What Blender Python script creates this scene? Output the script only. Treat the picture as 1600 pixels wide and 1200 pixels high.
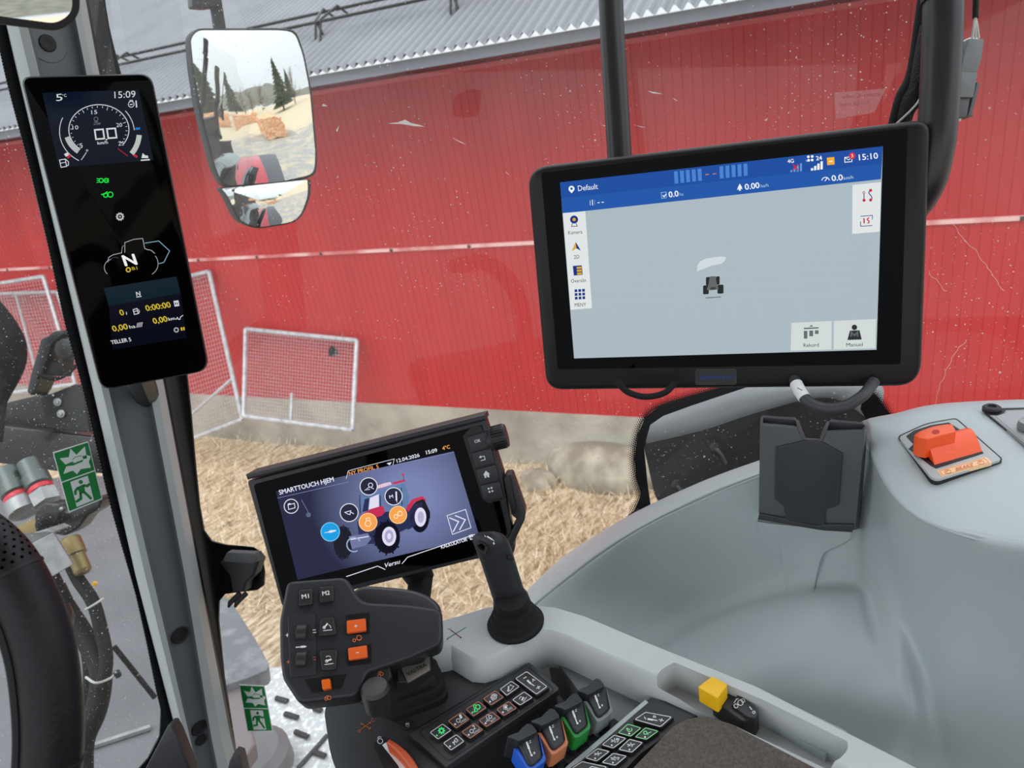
import bpy, bmesh, math, random
import numpy as np
from mathutils import Vector

for _o in list(bpy.data.objects):
    bpy.data.objects.remove(_o, do_unlink=True)
C = bpy.context.scene.collection
random.seed(7)

# ------------------------------------------------------------------ camera, world, exposure
FPX = 1152.0
def nrm(v):
    v = np.array(v, float); return v/np.linalg.norm(v)
_D = nrm((439, 2450, 1152)); _F = np.array((-1456, -280, 1152.)); _F = nrm(_F-_F.dot(_D)*_D)
MC = np.array([np.cross(_F, -_D), _F, -_D])        # camera axes to cab axes (x right, y forward, z up)
EYE = np.array([0., 0., 3.1])                      # eye height above the yard
cam = bpy.data.cameras.new('camera'); camo = bpy.data.objects.new('camera', cam); C.objects.link(camo)
cam.sensor_width = 36; cam.lens = 36*FPX/1600; cam.clip_start = .02; cam.clip_end = 500
from mathutils import Matrix
camo.matrix_world = Matrix([[MC[i][0], -MC[i][1], -MC[i][2], EYE[i]] for i in range(3)]+[[0, 0, 0, 1]])
cam.dof.use_dof = True; cam.dof.focus_distance = .70; cam.dof.aperture_fstop = 12
bpy.context.scene.camera = camo
w = bpy.data.worlds.new('world'); bpy.context.scene.world = w; w.use_nodes = True
wn = w.node_tree; bg = wn.nodes['Background']
_tc = wn.nodes.new('ShaderNodeTexCoord'); _sp = wn.nodes.new('ShaderNodeSeparateXYZ'); _cr = wn.nodes.new('ShaderNodeValToRGB')
wn.links.new(_tc.outputs['Generated'], _sp.inputs[0]); wn.links.new(_sp.outputs['Z'], _cr.inputs[0])
_cr.color_ramp.elements[0].position = 0.0; _cr.color_ramp.elements[0].color = (.74, .78, .82, 1)
_cr.color_ramp.elements[1].position = 0.8; _cr.color_ramp.elements[1].color = (1.5, 1.56, 1.64, 1)
wn.links.new(_cr.outputs[0], bg.inputs[0]); bg.inputs[1].default_value = 1.35
sun = bpy.data.lights.new('sun', 'SUN'); sun.energy = 1.4; sun.angle = math.radians(40); sun.color = (1, .98, .95)
suno = bpy.data.objects.new('sun', sun); C.objects.link(suno)
suno.rotation_euler = (math.radians(30), 0, math.radians(-75))
vs = bpy.context.scene.view_settings
vs.view_transform = 'Standard'; vs.look = 'None'; vs.exposure = 0; vs.gamma = 1; vs.use_curve_mapping = False

# ------------------------------------------------------------------ pixel rays and planes
def ray(px, py): return MC@np.array([(px-800)/FPX, (py-600)/FPX, 1.])
def at_d(px, py, d): return EYE+ray(px, py)*d
def at_x(px, py, x): r = ray(px, py); return EYE+r*(x/r[0])
def at_y(px, py, y): r = ray(px, py); return EYE+r*(y/r[1])
def at_h(px, py, z): r = ray(px, py); return EYE+r*(z/r[2])     # z relative to the eye
class Pl:
    def __init__(s, o, ex, ey):
        s.o = np.array(o, float); s.ex = nrm(ex); ey = np.array(ey, float); s.ey = nrm(ey-ey.dot(s.ex)*s.ex); s.n = np.cross(s.ex, s.ey)
    def uv(s, px, py):
        r = ray(px, py); t = (s.o-EYE).dot(s.n)/r.dot(s.n); p = EYE+r*t-s.o; return (p.dot(s.ex), p.dot(s.ey))
    def w(s, u, v, h=0): return s.o+s.ex*u+s.ey*v+s.n*h
    def off(s, h): return Pl(s.o+s.n*h, s.ex, s.ey)
    def P(s, pts): return [s.uv(*p) for p in pts]
    def at(s, px, py, h=0): return s.w(*s.uv(px, py))+s.n*h
def quadplane(c, width):
    A = []
    for (u, v), (x, y) in zip([(0, 0), (1, 0), (1, 1), (0, 1)], c):
        x = (x-800)/FPX; y = (y-600)/FPX
        A.append([u, v, 1, 0, 0, 0, -x*u, -x*v, -x]); A.append([0, 0, 0, u, v, 1, -y*u, -y*v, -y])
    H = np.linalg.svd(np.array(A))[2][-1].reshape(3, 3)
    if H[2, 2] < 0: H = -H
    H = H*(width/np.linalg.norm(H[:, 0])); U, V, O = [MC@H[:, i] for i in range(3)]
    return Pl(EYE+O, U, -V)
def plane3(a, b, c):     # a->b is ex, a->c roughly ey ; each (px,py,depth)
    a, b, c = [at_d(*q) if len(q) == 3 else np.array(q[0]) for q in (a, b, c)]
    p = Pl(a, b-a, c-a)
    if (EYE-p.o).dot(p.n) < 0: p = Pl(a, -(b-a), c-a)
    return p
def hor(z):
    # horizontal plane, ex to the right of the cab
    return Pl(EYE+np.array([0, 0, z]), (1, 0, 0), (0, 1, 0))

# ------------------------------------------------------------------ materials
def lin(c):
    c = c/255.; return c/12.92 if c <= .04045 else ((c+.055)/1.055)**2.4
def rgb(*c): return tuple(lin(x) for x in c)+(1,)
MATS = {}
def mat(name, col, rough=.5, metal=0, noise=None, bump=None, emit=None, spec=.5, coat=0, trans=None, scale=(1, 1, 1)):
    """noise=(scale, colour2, lo, hi) ; bump=(scale, strength, distance)"""
    if name in MATS: return MATS[name]
    m = bpy.data.materials.new(name); m.use_nodes = True; nt = m.node_tree; b = nt.nodes['Principled BSDF']
    b.inputs['Base Color'].default_value = col; b.inputs['Roughness'].default_value = rough; b.inputs['Metallic'].default_value = metal
    b.inputs['Specular IOR Level'].default_value = spec; b.inputs['Coat Weight'].default_value = coat; b.inputs['Coat Roughness'].default_value = .05
    tc = nt.nodes.new('ShaderNodeTexCoord'); mp = nt.nodes.new('ShaderNodeMapping'); nt.links.new(tc.outputs['Object'], mp.inputs[0]); mp.inputs['Scale'].default_value = scale
    if noise:
        n = nt.nodes.new('ShaderNodeTexNoise'); n.inputs['Scale'].default_value = noise[0]; n.inputs['Detail'].default_value = 6
        r = nt.nodes.new('ShaderNodeValToRGB'); r.color_ramp.elements[0].position = noise[2]; r.color_ramp.elements[1].position = noise[3]
        r.color_ramp.elements[0].color = col; r.color_ramp.elements[1].color = noise[1]
        nt.links.new(mp.outputs[0], n.inputs[0]); nt.links.new(n.outputs[0], r.inputs[0]); nt.links.new(r.outputs[0], b.inputs['Base Color'])
    if bump:
        n = nt.nodes.new('ShaderNodeTexNoise'); n.inputs['Scale'].default_value = bump[0]; n.inputs['Detail'].default_value = 3
        u = nt.nodes.new('ShaderNodeBump'); u.inputs['Strength'].default_value = bump[1]; u.inputs['Distance'].default_value = bump[2]
        nt.links.new(mp.outputs[0], n.inputs[0]); nt.links.new(n.outputs[0], u.inputs['Height']); nt.links.new(u.outputs[0], b.inputs['Normal'])
    if emit: b.inputs['Emission Color'].default_value = emit; b.inputs['Emission Strength'].default_value = 1
    MATS[name] = m; return m
def lit(r, g, b):       # a lit pixel colour of a display
    return mat('display_%d_%d_%d' % (r, g, b), (0, 0, 0, 1), .15, emit=rgb(r, g, b), spec=.12)
def ink(r, g, b):       # print on plastic
    return mat('print_%d_%d_%d' % (r, g, b), rgb(r, g, b), .6)
black = mat('black_plastic', (.009, .009, .010, 1), .40, spec=.3, bump=(900, .12, .001))
blackg = mat('black_gloss', (.0015, .0015, .002, 1), .05, spec=.06)
blackm = mat('black_matte', (.010, .010, .012, 1), .6)
charcoal = mat('charcoal_plastic', (.022, .024, .027, 1), .42, spec=.4, bump=(1500, .15, .0006))
dgrey = mat('dark_grey_plastic', (.060, .064, .068, 1), .5, bump=(1200, .1, .0006))
lgrey = mat('light_grey_plastic', (.50, .53, .535, 1), .38, noise=(9, (.54, .57, .57, 1), .35, .7), bump=(1600, .08, .0005))
panelg = mat('side_panel_grey', (.40, .46, .475, 1), .34, noise=(5, (.44, .49, .50, 1), .35, .7), bump=(1400, .08, .0005), spec=.6)
pillarg = mat('pillar_grey', (.36, .40, .41, 1), .45, bump=(1400, .06, .0005))
pillard = mat('pillar_dark_grey', (.13, .148, .16, 1), .5)
rubber = mat('rubber', (.011, .011, .012, 1), .7, spec=.25, bump=(300, .15, .001))
orange = mat('orange_plastic', rgb(228, 96, 32), .4)
orangel = mat('brake_orange', rgb(250, 92, 40), .38)
yellow = mat('yellow_plastic', rgb(245, 190, 20), .4)
fabric = mat('armrest_fabric', (.075, .064, .055, 1), .95, noise=(500, (.13, .112, .098, 1), .35, .7), bump=(900, .4, .001))
leather = mat('black_leather', (.010, .010, .013, 1), .45, spec=.3, bump=(260, .25, .0015))
white = mat('white_print', (.8, .82, .82, 1), .6)
steel = mat('zinc_steel', (.26, .27, .275, 1), .45, metal=.7, noise=(40, (.36, .36, .365, 1), .4, .7))
metalb = mat('black_painted_steel', (.008, .008, .009, 1), .28, spec=.35, coat=.15, bump=(60, .1, .002))
brass = mat('brass', (.26, .20, .09, 1), .5, metal=.7)

# ------------------------------------------------------------------ mesh builder
def area(p): return sum(p[i][0]*p[(i+1) % len(p)][1]-p[(i+1) % len(p)][0]*p[i][1] for i in range(len(p)))/2
def inset(p, d):
    """offset a ccw polygon inwards by d"""
    q = []; n = len(p)
    for i in range(n):
        a = np.array(p[i-1]); b = np.array(p[i]); c = np.array(p[(i+1) % n])
        e1 = b-a; e2 = c-b; l1 = np.linalg.norm(e1) or 1e-9; l2 = np.linalg.norm(e2) or 1e-9
        n1 = np.array((-e1[1], e1[0]))/l1; n2 = np.array((-e2[1], e2[0]))/l2
        m = n1+n2; k = m.dot(m)
        m = m/k*2 if k > .35 else m/.35*2
        q.append(tuple(b+m*d))
    return q
def rpoly(pts, r, seg=4):
    """round the corners of a polygon (any units); r scalar or list"""
    out = []; n = len(pts)
    for i in range(n):
        a, b, c = [np.array(pts[j % n], float) for j in (i-1, i, i+1)]
        ri = r[i] if isinstance(r, (list, tuple)) else r
        la = np.linalg.norm(a-b); lc = np.linalg.norm(c-b); ri = min(ri, la*.48, lc*.48)
        if ri < 1e-9: out.append(tuple(b)); continue
        p0 = b+(a-b)/la*ri; p1 = b+(c-b)/lc*ri
        for k in range(seg+1):
            t = k/seg; out.append(tuple((1-t)**2*p0+2*t*(1-t)*b+t*t*p1))
    return out
GLY = {}
def glyphs(s, bold=0, shear=0):
    key = (s, bold, shear)
    if key in GLY: return GLY[key]
    cu = bpy.data.curves.new('t', 'FONT'); cu.body = s; cu.size = 1; cu.offset = bold; cu.shear = shear; cu.resolution_u = 3
    o = bpy.data.objects.new('t', cu); C.objects.link(o)
    dg = bpy.context.evaluated_depsgraph_get(); me = o.evaluated_get(dg).to_mesh()
    v = [(p.co.x, p.co.y) for p in me.vertices]; f = [tuple(p.vertices) for p in me.polygons]
    o.evaluated_get(dg).to_mesh_clear(); bpy.data.objects.remove(o); bpy.data.curves.remove(cu)
    GLY[key] = (v, f); return GLY[key]
def root_origin(p):
    o = np.zeros(3)
    while p is not None:
        o += np.array(p.location); p = p.parent
    return o
class MB:
    def __init__(s): s.v = []; s.f = []; s.m = []; s.mats = []
    def mi(s, m):
        if m not in s.mats: s.mats.append(m)
        return s.mats.index(m)
    def add(s, v, f, m):
        b = len(s.v); s.v += [tuple(p) for p in v]; k = s.mi(m)
        for q in f: s.f.append(tuple(i+b for i in q)); s.m.append(k)
        return s
    def rings(s, R, m, cap0=True, cap1=True, closed=True):
        n = len(R[0]); v = [p for r in R for p in r]; f = []
        for i in range(len(R)-1):
            for j in range(n if closed else n-1):
                k = (j+1) % n; f.append((i*n+j, i*n+k, (i+1)*n+k, (i+1)*n+j))
        if cap0: f.append(tuple(range(n))[::-1])
        if cap1: f.append(tuple((len(R)-1)*n+j for j in range(n)))
        return s.add(v, f, m)
    def prism(s, pl, poly, h0, h1, m, ch=0, top=None, back=0):
        """poly in plane coordinates; ch rounds the front edge, back the rear edge"""
        if area(poly) < 0: poly = poly[::-1]
        def ok(d):
            q = inset(poly, d); n = len(poly)
            for i in range(n):
                a = (poly[(i+1) % n][0]-poly[i][0], poly[(i+1) % n][1]-poly[i][1]); b = (q[(i+1) % n][0]-q[i][0], q[(i+1) % n][1]-q[i][1])
                if a[0]*b[0]+a[1]*b[1] < 0: return False
            return True
        while ch > 1e-5 and not ok(ch): ch *= .85
        while back > 1e-5 and not ok(back): back *= .85
        R = []
        if back: R.append([pl.w(u, v, h0) for u, v in inset(poly, back)]); R.append([pl.w(u, v, h0+back) for u, v in poly])
        else: R.append([pl.w(u, v, h0) for u, v in poly])
        if ch:
            for k in range(4):
                a = k/3*math.pi/2
                R.append([pl.w(u, v, h1-ch+ch*math.sin(a)) for u, v in inset(poly, ch*(1-math.cos(a))+1e-7)])
        else: R.append([pl.w(u, v, h1) for u, v in poly])
        if top is None: return s.rings(R, m)
        s.rings(R, m, cap1=False); n = len(poly)
        return s.add(R[-1], [tuple(range(n))], top)
    def pp(s, pl, pix, h0, h1, m, ch=0, r=0, **k):
        """prism from photo points on the plane at its front face h1"""
        q = pl.off(h1); poly = q.P(rpoly(pix, r) if r else pix)
        return s.prism(q, poly, h0-h1, 0, m, ch, **k)
    def tube(s, pts, r, m, seg=12, caps=True, up=None):
        P = [np.array(p, float) for p in pts]; n = len(P); R = []
        prev = None
        for i in range(n):
            t = nrm(P[min(i+1, n-1)]-P[max(i-1, 0)])
            if prev is None:
                a = np.array([0, 0, 1.]) if abs(t[2]) < .9 else np.array([1., 0, 0]); x = nrm(np.cross(a, t))
            else: x = nrm(prev-prev.dot(t)*t)
            y = np.cross(t, x); prev = x; ri = r[i] if isinstance(r, (list, tuple)) else r
            R.append([P[i]+ri*(math.cos(2*math.pi*k/seg)*x+math.sin(2*math.pi*k/seg)*y) for k in range(seg)])
        return s.rings(R, m, caps, caps)
    def lathe(s, o, axis, prof, m, seg=24, sx=1, xdir=None):
        o = np.array(o, float); t = nrm(axis); a = np.array(xdir if xdir is not None else ((0, 0, 1.) if abs(t[2]) < .9 else (1., 0, 0)))
        x = nrm(a-a.dot(t)*t); y = np.cross(t, x)
        R = [[o+t*h+max(r, 1e-5)*(sx*math.cos(2*math.pi*k/seg)*x+math.sin(2*math.pi*k/seg)*y) for k in range(seg)] for r, h in prof]
        return s.rings(R, m)
    def box(s, c, ax, hd, m):
        c = np.array(c, float); X, Y, Z = [nrm(a)*h for a, h in zip(ax, hd)]
        v = [c+i*X+j*Y+k*Z for i in (-1, 1) for j in (-1, 1) for k in (-1, 1)]
        return s.add(v, [(0, 1, 3, 2), (4, 6, 7, 5), (0, 4, 5, 1), (2, 3, 7, 6), (0, 2, 6, 4), (1, 5, 7, 3)], m)
    def grid(s, G, m, flip=False):
        n = len(G[0]); v = [p for r in G for p in r]; f = []
        for i in range(len(G)-1):
            for j in range(n-1):
                q = (i*n+j, i*n+j+1, (i+1)*n+j+1, (i+1)*n+j); f.append(q[::-1] if flip else q)
        return s.add(v, f, m)
    # ---- flat marks drawn on a plane, photo points in, plane coordinates kept
    def flat(s, pl, pix, h, m):
        q = pl.off(h); P = q.P(pix)
        if area(P) < 0: P = P[::-1]
        return s.add([q.w(u, v) for u, v in P], [tuple(range(len(P)))], m)
    def line(s, pl, pix, wd, h, m, closed=False):
        p = [np.array(a, float) for a in pix]; n = len(p); L = []; Rr = []
        for i in range(n):
            a = p[(i-1) % n] if closed or i else None; c = p[(i+1) % n] if closed or i < n-1 else None
            e = []
            if a is not None and np.linalg.norm(p[i]-a) > 1e-6: e.append(nrm(p[i]-a))
            if c is not None and np.linalg.norm(c-p[i]) > 1e-6: e.append(nrm(c-p[i]))
            ns = [np.array((-q[1], q[0])) for q in e]; mm = sum(ns); k = mm.dot(mm)
            mm = mm*(len(ns)/max(k, .5)) if len(ns) > 1 else mm
            L.append(p[i]+mm*wd/2); Rr.append(p[i]-mm*wd/2)
        q = pl.off(h); v = [q.at(*a) for a in L]+[q.at(*a) for a in Rr]; f = []
        for i in range(n if closed else n-1):
            j = (i+1) % n; f.append((i, j, n+j, n+i))
        # keep the marks facing out of the plane
        a, b, c = [v[k] for k in f[0][:3]]
        if np.cross(b-a, c-a).dot(pl.n) < 0: f = [t[::-1] for t in f]
        return s.add(v, f, m)
    def circ(s, pl, c, r, h, m, seg=20, ry=None):
        ry = ry or r; return s.flat(pl, [(c[0]+r*math.cos(2*math.pi*k/seg), c[1]+ry*math.sin(2*math.pi*k/seg)) for k in range(seg)], h, m)
    def arc(s, pl, c, r, a0, a1, wd, h, m, seg=24, ry=None, rot=0):
        ry = ry or r; P = []
        for k in range(seg+1):
            a = math.radians(a0+(a1-a0)*k/seg); x, y = r*math.cos(a), ry*math.sin(a); t = math.radians(rot)
            P.append((c[0]+x*math.cos(t)-y*math.sin(t), c[1]+x*math.sin(t)+y*math.cos(t)))
        if abs(abs(a1-a0)-360) < 1e-6: return s.line(pl, P[:-1], wd, h, m, True)
        return s.line(pl, P, wd, h, m)
    def text(s, pl, st, p0, p1, hp, h, m, bold=0, shear=0, mirror=False, lean=0):
        """st from p0 to p1 along the baseline, capital height hp pixels; lean shifts the top (pixels)"""
        v, f = glyphs(st, 0, shear)
        x0 = min(a for a, b in v); x1 = max(a for a, b in v); H = .70
        d = np.array(p1, float)-np.array(p0, float); u = nrm(d); up = np.array((u[1], -u[0]))
        if bold and not getattr(s, '_b', False):
            s._b = True
            for k_, (ax_, ay_) in enumerate(((bold, 0), (-bold, 0), (0, bold*.7), (0, -bold*.7))):
                sh = u*ax_*hp+up*ay_*hp; s.text(pl, st, tuple(np.array(p0)+sh), tuple(np.array(p1)+sh), hp, h+.00004*(k_+1), m, bold, shear, mirror, lean)
            s._b = False
        q = pl.off(h); vv = []
        for a, b in v:
            t = (a-x0)/(x1-x0); t = 1-t if mirror else t
            z = np.array(p0)+d*t+up*(b/H*hp)+u*(b/H*lean); vv.append(q.at(*z))
        a, b, c = [vv[k] for k in f[0][:3]]
        if sum(np.cross(vv[t[1]]-vv[t[0]], vv[t[2]]-vv[t[1]]).dot(pl.n) for t in f[:12]) < 0: f = [t[::-1] for t in f]
        return s.add(vv, f, m)
    def build(s, name, parent=None, smooth=30, label=None, cat=None, group=None, kind=None, loc=None):
        v = np.array(s.v)
        if parent is not None: o = root_origin(parent); L = np.zeros(3)
        else:
            o = np.array(loc) if loc is not None else np.array([v[:, 0].mean(), v[:, 1].mean(), v[:, 2].min()]); L = o
        me = bpy.data.meshes.new(name); me.from_pydata([tuple(p) for p in v-o], [], s.f)
        for m in s.mats: me.materials.append(m)
        me.polygons.foreach_set('material_index', s.m)
        if smooth:
            me.polygons.foreach_set('use_smooth', [True]*len(me.polygons)); me.set_sharp_from_angle(angle=math.radians(smooth))
        me.validate(); me.update()
        ob = bpy.data.objects.new(name, me); C.objects.link(ob); ob.parent = parent; ob.location = L
        if label: ob['label'] = label
        if cat: ob['category'] = cat
        if group: ob['group'] = group
        if kind: ob['kind'] = kind
        return ob
def thing(name, label, cat, loc, group=None):
    o = bpy.data.objects.new(name, None); C.objects.link(o); o.location = tuple(loc); o.empty_display_size = .03
    o['label'] = label; o['category'] = cat
    if group: o['group'] = group
    return o
def cut(ob, mb):
    """cut a mesh builder's solid out of an object"""
    t = mb.build('cutter', parent=ob.parent) if ob.parent else mb.build('cutter', loc=np.array(ob.location))
    md = ob.modifiers.new('b', 'BOOLEAN'); md.operation = 'DIFFERENCE'; md.object = t; md.solver = 'EXACT'
    bpy.context.view_layer.update()
    dg = bpy.context.evaluated_depsgraph_get(); me = bpy.data.meshes.new_from_object(ob.evaluated_get(dg))
    ob.modifiers.clear(); ob.data = me; me.set_sharp_from_angle(angle=math.radians(30)); bpy.data.objects.remove(t)
def spline(pts, n=8):
    P = [np.array(p, float) for p in pts]; P = [2*P[0]-P[1]]+P+[2*P[-1]-P[-2]]; out = []
    for i in range(1, len(P)-2):
        for k in range(n):
            t = k/n; a, b, c, d = P[i-1:i+3]
            out.append(.5*((2*b)+(c-a)*t+(2*a-5*b+4*c-d)*t*t+(3*b-a-3*c+d)*t**3))
    out.append(P[-2]); return out

# ================================================================== OUTSIDE: the yard and the barn
UP = np.array([0, 0, 1.])
WD = nrm(MC@np.array((-2515, -91, 1152.)))                   # along the barn wall (away to the left)
WN = nrm(np.cross(WD, UP))                                   # through the wall, away from the cab
wall = Pl(EYE+WN*4.58, -WD, UP)                              # plane of the red wall, normal to the cab
def at_wall(px, py, off=0): return wall.off(off).at(px, py)
GZ = -3.1
redm = mat('barn_red_paint', rgb(176, 27, 31), .55, noise=(1.3, rgb(188, 36, 38), .35, .75), bump=(30, .1, .004), scale=(3, 3, .5))
redt = mat('barn_red_trim', rgb(205, 80, 88), .5)
roofm = mat('galvanised_roof_sheet', rgb(116, 119, 125), .5, noise=(1.2, rgb(128, 131, 137), .35, .7), scale=(2, 2, 2))
fasc = mat('grey_fascia', rgb(128, 132, 142), .55)
dark = mat('shadow_timber', rgb(66, 58, 60), .8)
conc = mat('old_concrete', rgb(178, 172, 160), .9, noise=(2.5, rgb(140, 134, 122), .4, .7), bump=(20, .4, .02))
palew = mat('worn_pale_batten', rgb(236, 190, 186), .6, noise=(3, rgb(205, 110, 108), .45, .6))

barn = thing('barn', 'long red barn with corrugated grey roof beyond the side window', 'building', wall.w(0, 0, 0)+np.array([0, 0, GZ]))
u0, u1 = -16., 2.6
ztop = -.045; zbot = -2.62
# vertical metal cladding with grooves
pitch = .0575; prof = [(0, 0), (.003, -.003), (.006, 0), (.046, 0.0)]
G0, G1 = [], []
us = []
k = u0
while k < u1:
    for a, h in prof[:4]: us.append((k+a, h))
    k += pitch
for z in (zbot, ztop): (G0 if z == zbot else G1).extend([wall.w(u, z, h) for u, h in us])
mb = MB(); mb.grid([G0, G1], redm); mb.box(wall.w((u0+u1)/2, (zbot+ztop)/2, -.08), (wall.ex, UP, wall.n), ((u1-u0)/2, (ztop-zbot)/2-.01, .06), dark)
mb.build('wall_cladding', barn, smooth=0)
mb = MB(); mb.box(wall.w((u0+u1)/2, zbot-.28, -.03), (wall.ex, UP, wall.n), ((u1-u0)/2, .28, .05), conc); mb.build('concrete_plinth', barn)
mb = MB(); mb.box(wall.w((u0+u1)/2, -1.283, .008), (wall.ex, UP, wall.n), ((u1-u0)/2, .012, .008), palew)
for i in range(34): mb.box(wall.w(u0+.3+i*.66, -1.283, .017), (wall.ex, UP, wall.n), (.012, .011, .004), dark)
mb.build('pale_batten', barn)
ov = .58
mb = MB(); mb.box(wall.w((u0+u1)/2, -.046, ov-.012), (wall.ex, UP, wall.n), ((u1-u0)/2, .030, .012), fasc); mb.build('fascia', barn)
mb = MB(); mb.box(wall.w((u0+u1)/2, -.048, ov/2), (wall.ex, UP, wall.n), ((u1-u0)/2, .012, ov/2-.02), dark); mb.build('soffit', barn)
mb = MB(); mb.box(wall.w((u0+u1)/2, -.128, .025), (wall.ex, UP, wall.n), ((u1-u0)/2, .014, .025), redt); mb.build('top_trim', barn)
# corrugated roof
al = math.radians(20); rd = np.array([0, 0, 0])+(-wall.n*math.cos(al)+UP*math.sin(al)); rn = np.cross(wall.ex, rd)
rp = Pl(wall.w(0, .0, ov+.05), wall.ex, rd)
n = int((u1-u0)/.066*6); A, B = [], []
for i in range(n+1):
    u = u0+i*(u1-u0)/n; h = .017*math.cos(2*math.pi*(u-u0)/.066)
    A.append(rp.w(u, 0, h)); B.append(rp.w(u, 7.5, h))
mb = MB(); mb.grid([A, B], roofm); mb.build('roof', barn, smooth=80)
for v in (.62, .80):
    mb = MB(); mb.tube([rp.w(u0, v, .09), rp.w(u1, v, .09)], .011, metalb, 8); mb.build('snow_rail', barn)
for i in range(19):
    u = u0+.5+i*1.02; mb = MB()
    for du in (-.02, .02): mb.tube([rp.w(u+du, .52, .0), rp.w(u+du, .62, .10), rp.w(u+du*3, .80, .11), rp.w(u+du*3, .9, .0)], .009, metalb, 6)
    mb.tube([rp.w(u, .60, .10), rp.w(u, .60, -.0)], .009, metalb, 6)
    mb.build('rail_bracket', barn)

# ground: straw coloured grass by the wall, grey gravel under the tractor
gm = bpy.data.materials.new('yard_ground'); gm.use_nodes = True; nt = gm.node_tree; b = nt.nodes['Principled BSDF']; b.inputs['Roughness'].default_value = .95
tc = nt.nodes.new('ShaderNodeTexCoord')
def nz(sc, det=6, rough=.6, inp=None):
    q = nt.nodes.new('ShaderNodeTexNoise'); q.inputs['Scale'].default_value = sc; q.inputs['Detail'].default_value = det; q.inputs['Roughness'].default_value = rough
    nt.links.new(inp or tc.outputs['Object'], q.inputs[0]); return q
def ramp(src, stops):
    r = nt.nodes.new('ShaderNodeValToRGB'); e = r.color_ramp.elements
    while len(e) < len(stops): e.new(.5)
    for el, (p, c) in zip(e, stops): el.position = p; el.color = c
    nt.links.new(src, r.inputs[0]); return r
mpn = nt.nodes.new('ShaderNodeMapping'); mpn.inputs['Scale'].default_value = (1, 3.2, 1); mpn.inputs['Rotation'].default_value = (0, 0, .5); nt.links.new(tc.outputs['Object'], mpn.inputs[0])
straw = ramp(nz(9, 8, .75, mpn.outputs[0]).outputs[0], [(.32, rgb(112, 92, 70)), (.44, rgb(176, 154, 122)), (.52, rgb(216, 198, 166)), (.64, rgb(246, 236, 216))])
grav = ramp(nz(22, 8, .7).outputs[0], [(.3, rgb(112, 110, 106)), (.5, rgb(158, 156, 152)), (.7, rgb(200, 199, 196))])
sepx = nt.nodes.new('ShaderNodeSeparateXYZ'); nt.links.new(tc.outputs['Object'], sepx.inputs[0])
mask = ramp(nz(.8, 4).outputs[0], [(.42, (0, 0, 0, 1)), (.56, (1, 1, 1, 1))])
mth = nt.nodes.new('ShaderNodeMath'); mth.operation = 'MULTIPLY_ADD'; nt.links.new(sepx.outputs['Y'], mth.inputs[0]); mth.inputs[1].default_value = 0; mth.inputs[2].default_value = 0
mt2 = nt.nodes.new('ShaderNodeMath'); mt2.operation = 'ADD'; nt.links.new(mth.outputs[0], mt2.inputs[0]); n3 = nz(1.1, 4); nt.links.new(n3.outputs[0], mt2.inputs[1])
mx_ = nt.nodes.new('ShaderNodeMapRange'); mx_.inputs[1].default_value = .7; mx_.inputs[2].default_value = 1.6; mx_.inputs[3].default_value = -.3; mx_.inputs[4].default_value = .6; nt.links.new(sepx.outputs['X'], mx_.inputs[0])
my_ = nt.nodes.new('ShaderNodeMapRange'); my_.inputs[1].default_value = -26; my_.inputs[2].default_value = -20; my_.inputs[3].default_value = .6; my_.inputs[4].default_value = 0; nt.links.new(sepx.outputs['Y'], my_.inputs[0])
mz_ = nt.nodes.new('ShaderNodeMapRange'); mz_.inputs[1].default_value = -3; mz_.inputs[2].default_value = .5; mz_.inputs[3].default_value = -.8; mz_.inputs[4].default_value = 0; nt.links.new(sepx.outputs['Y'], mz_.inputs[0])
ms_ = nt.nodes.new('ShaderNodeMath'); ms_.operation = 'ADD'; nt.links.new(mx_.outputs[0], ms_.inputs[0]); nt.links.new(mz_.outputs[0], ms_.inputs[1])
mq_ = nt.nodes.new('ShaderNodeMath'); mq_.operation = 'MAXIMUM'; nt.links.new(ms_.outputs[0], mq_.inputs[0]); nt.links.new(my_.outputs[0], mq_.inputs[1]); nt.links.new(mq_.outputs[0], mt2.inputs[0])
mk = ramp(mt2.outputs[0], [(.45, (0, 0, 0, 1)), (.7, (1, 1, 1, 1))])
mix = nt.nodes.new('ShaderNodeMixRGB'); nt.links.new(mk.outputs[0], mix.inputs[0]); nt.links.new(grav.outputs[0], mix.inputs[1]); nt.links.new(straw.outputs[0], mix.inputs[2])
nt.links.new(mix.outputs[0], b.inputs['Base Color'])
bp = nt.nodes.new('ShaderNodeBump'); bp.inputs['Strength'].default_value = .6; bp.inputs['Distance'].default_value = .05; nt.links.new(nz(14, 8, .7).outputs[0], bp.inputs['Height']); nt.links.new(bp.outputs[0], b.inputs['Normal'])
rs = random.Random(3)
G = []
for i in range(61):
    r = []
    for j in range(61):
        x = -30+i*1.2; y = -70+j*1.6
        r.append(np.array([x, y, 0.04*math.sin(x*1.3+y)*math.sin(y*.9)]))
    G.append(r)
mb = MB(); mb.grid(G, gm); mb.build('yard_ground', kind='structure', loc=(0, 0, 0))

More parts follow.
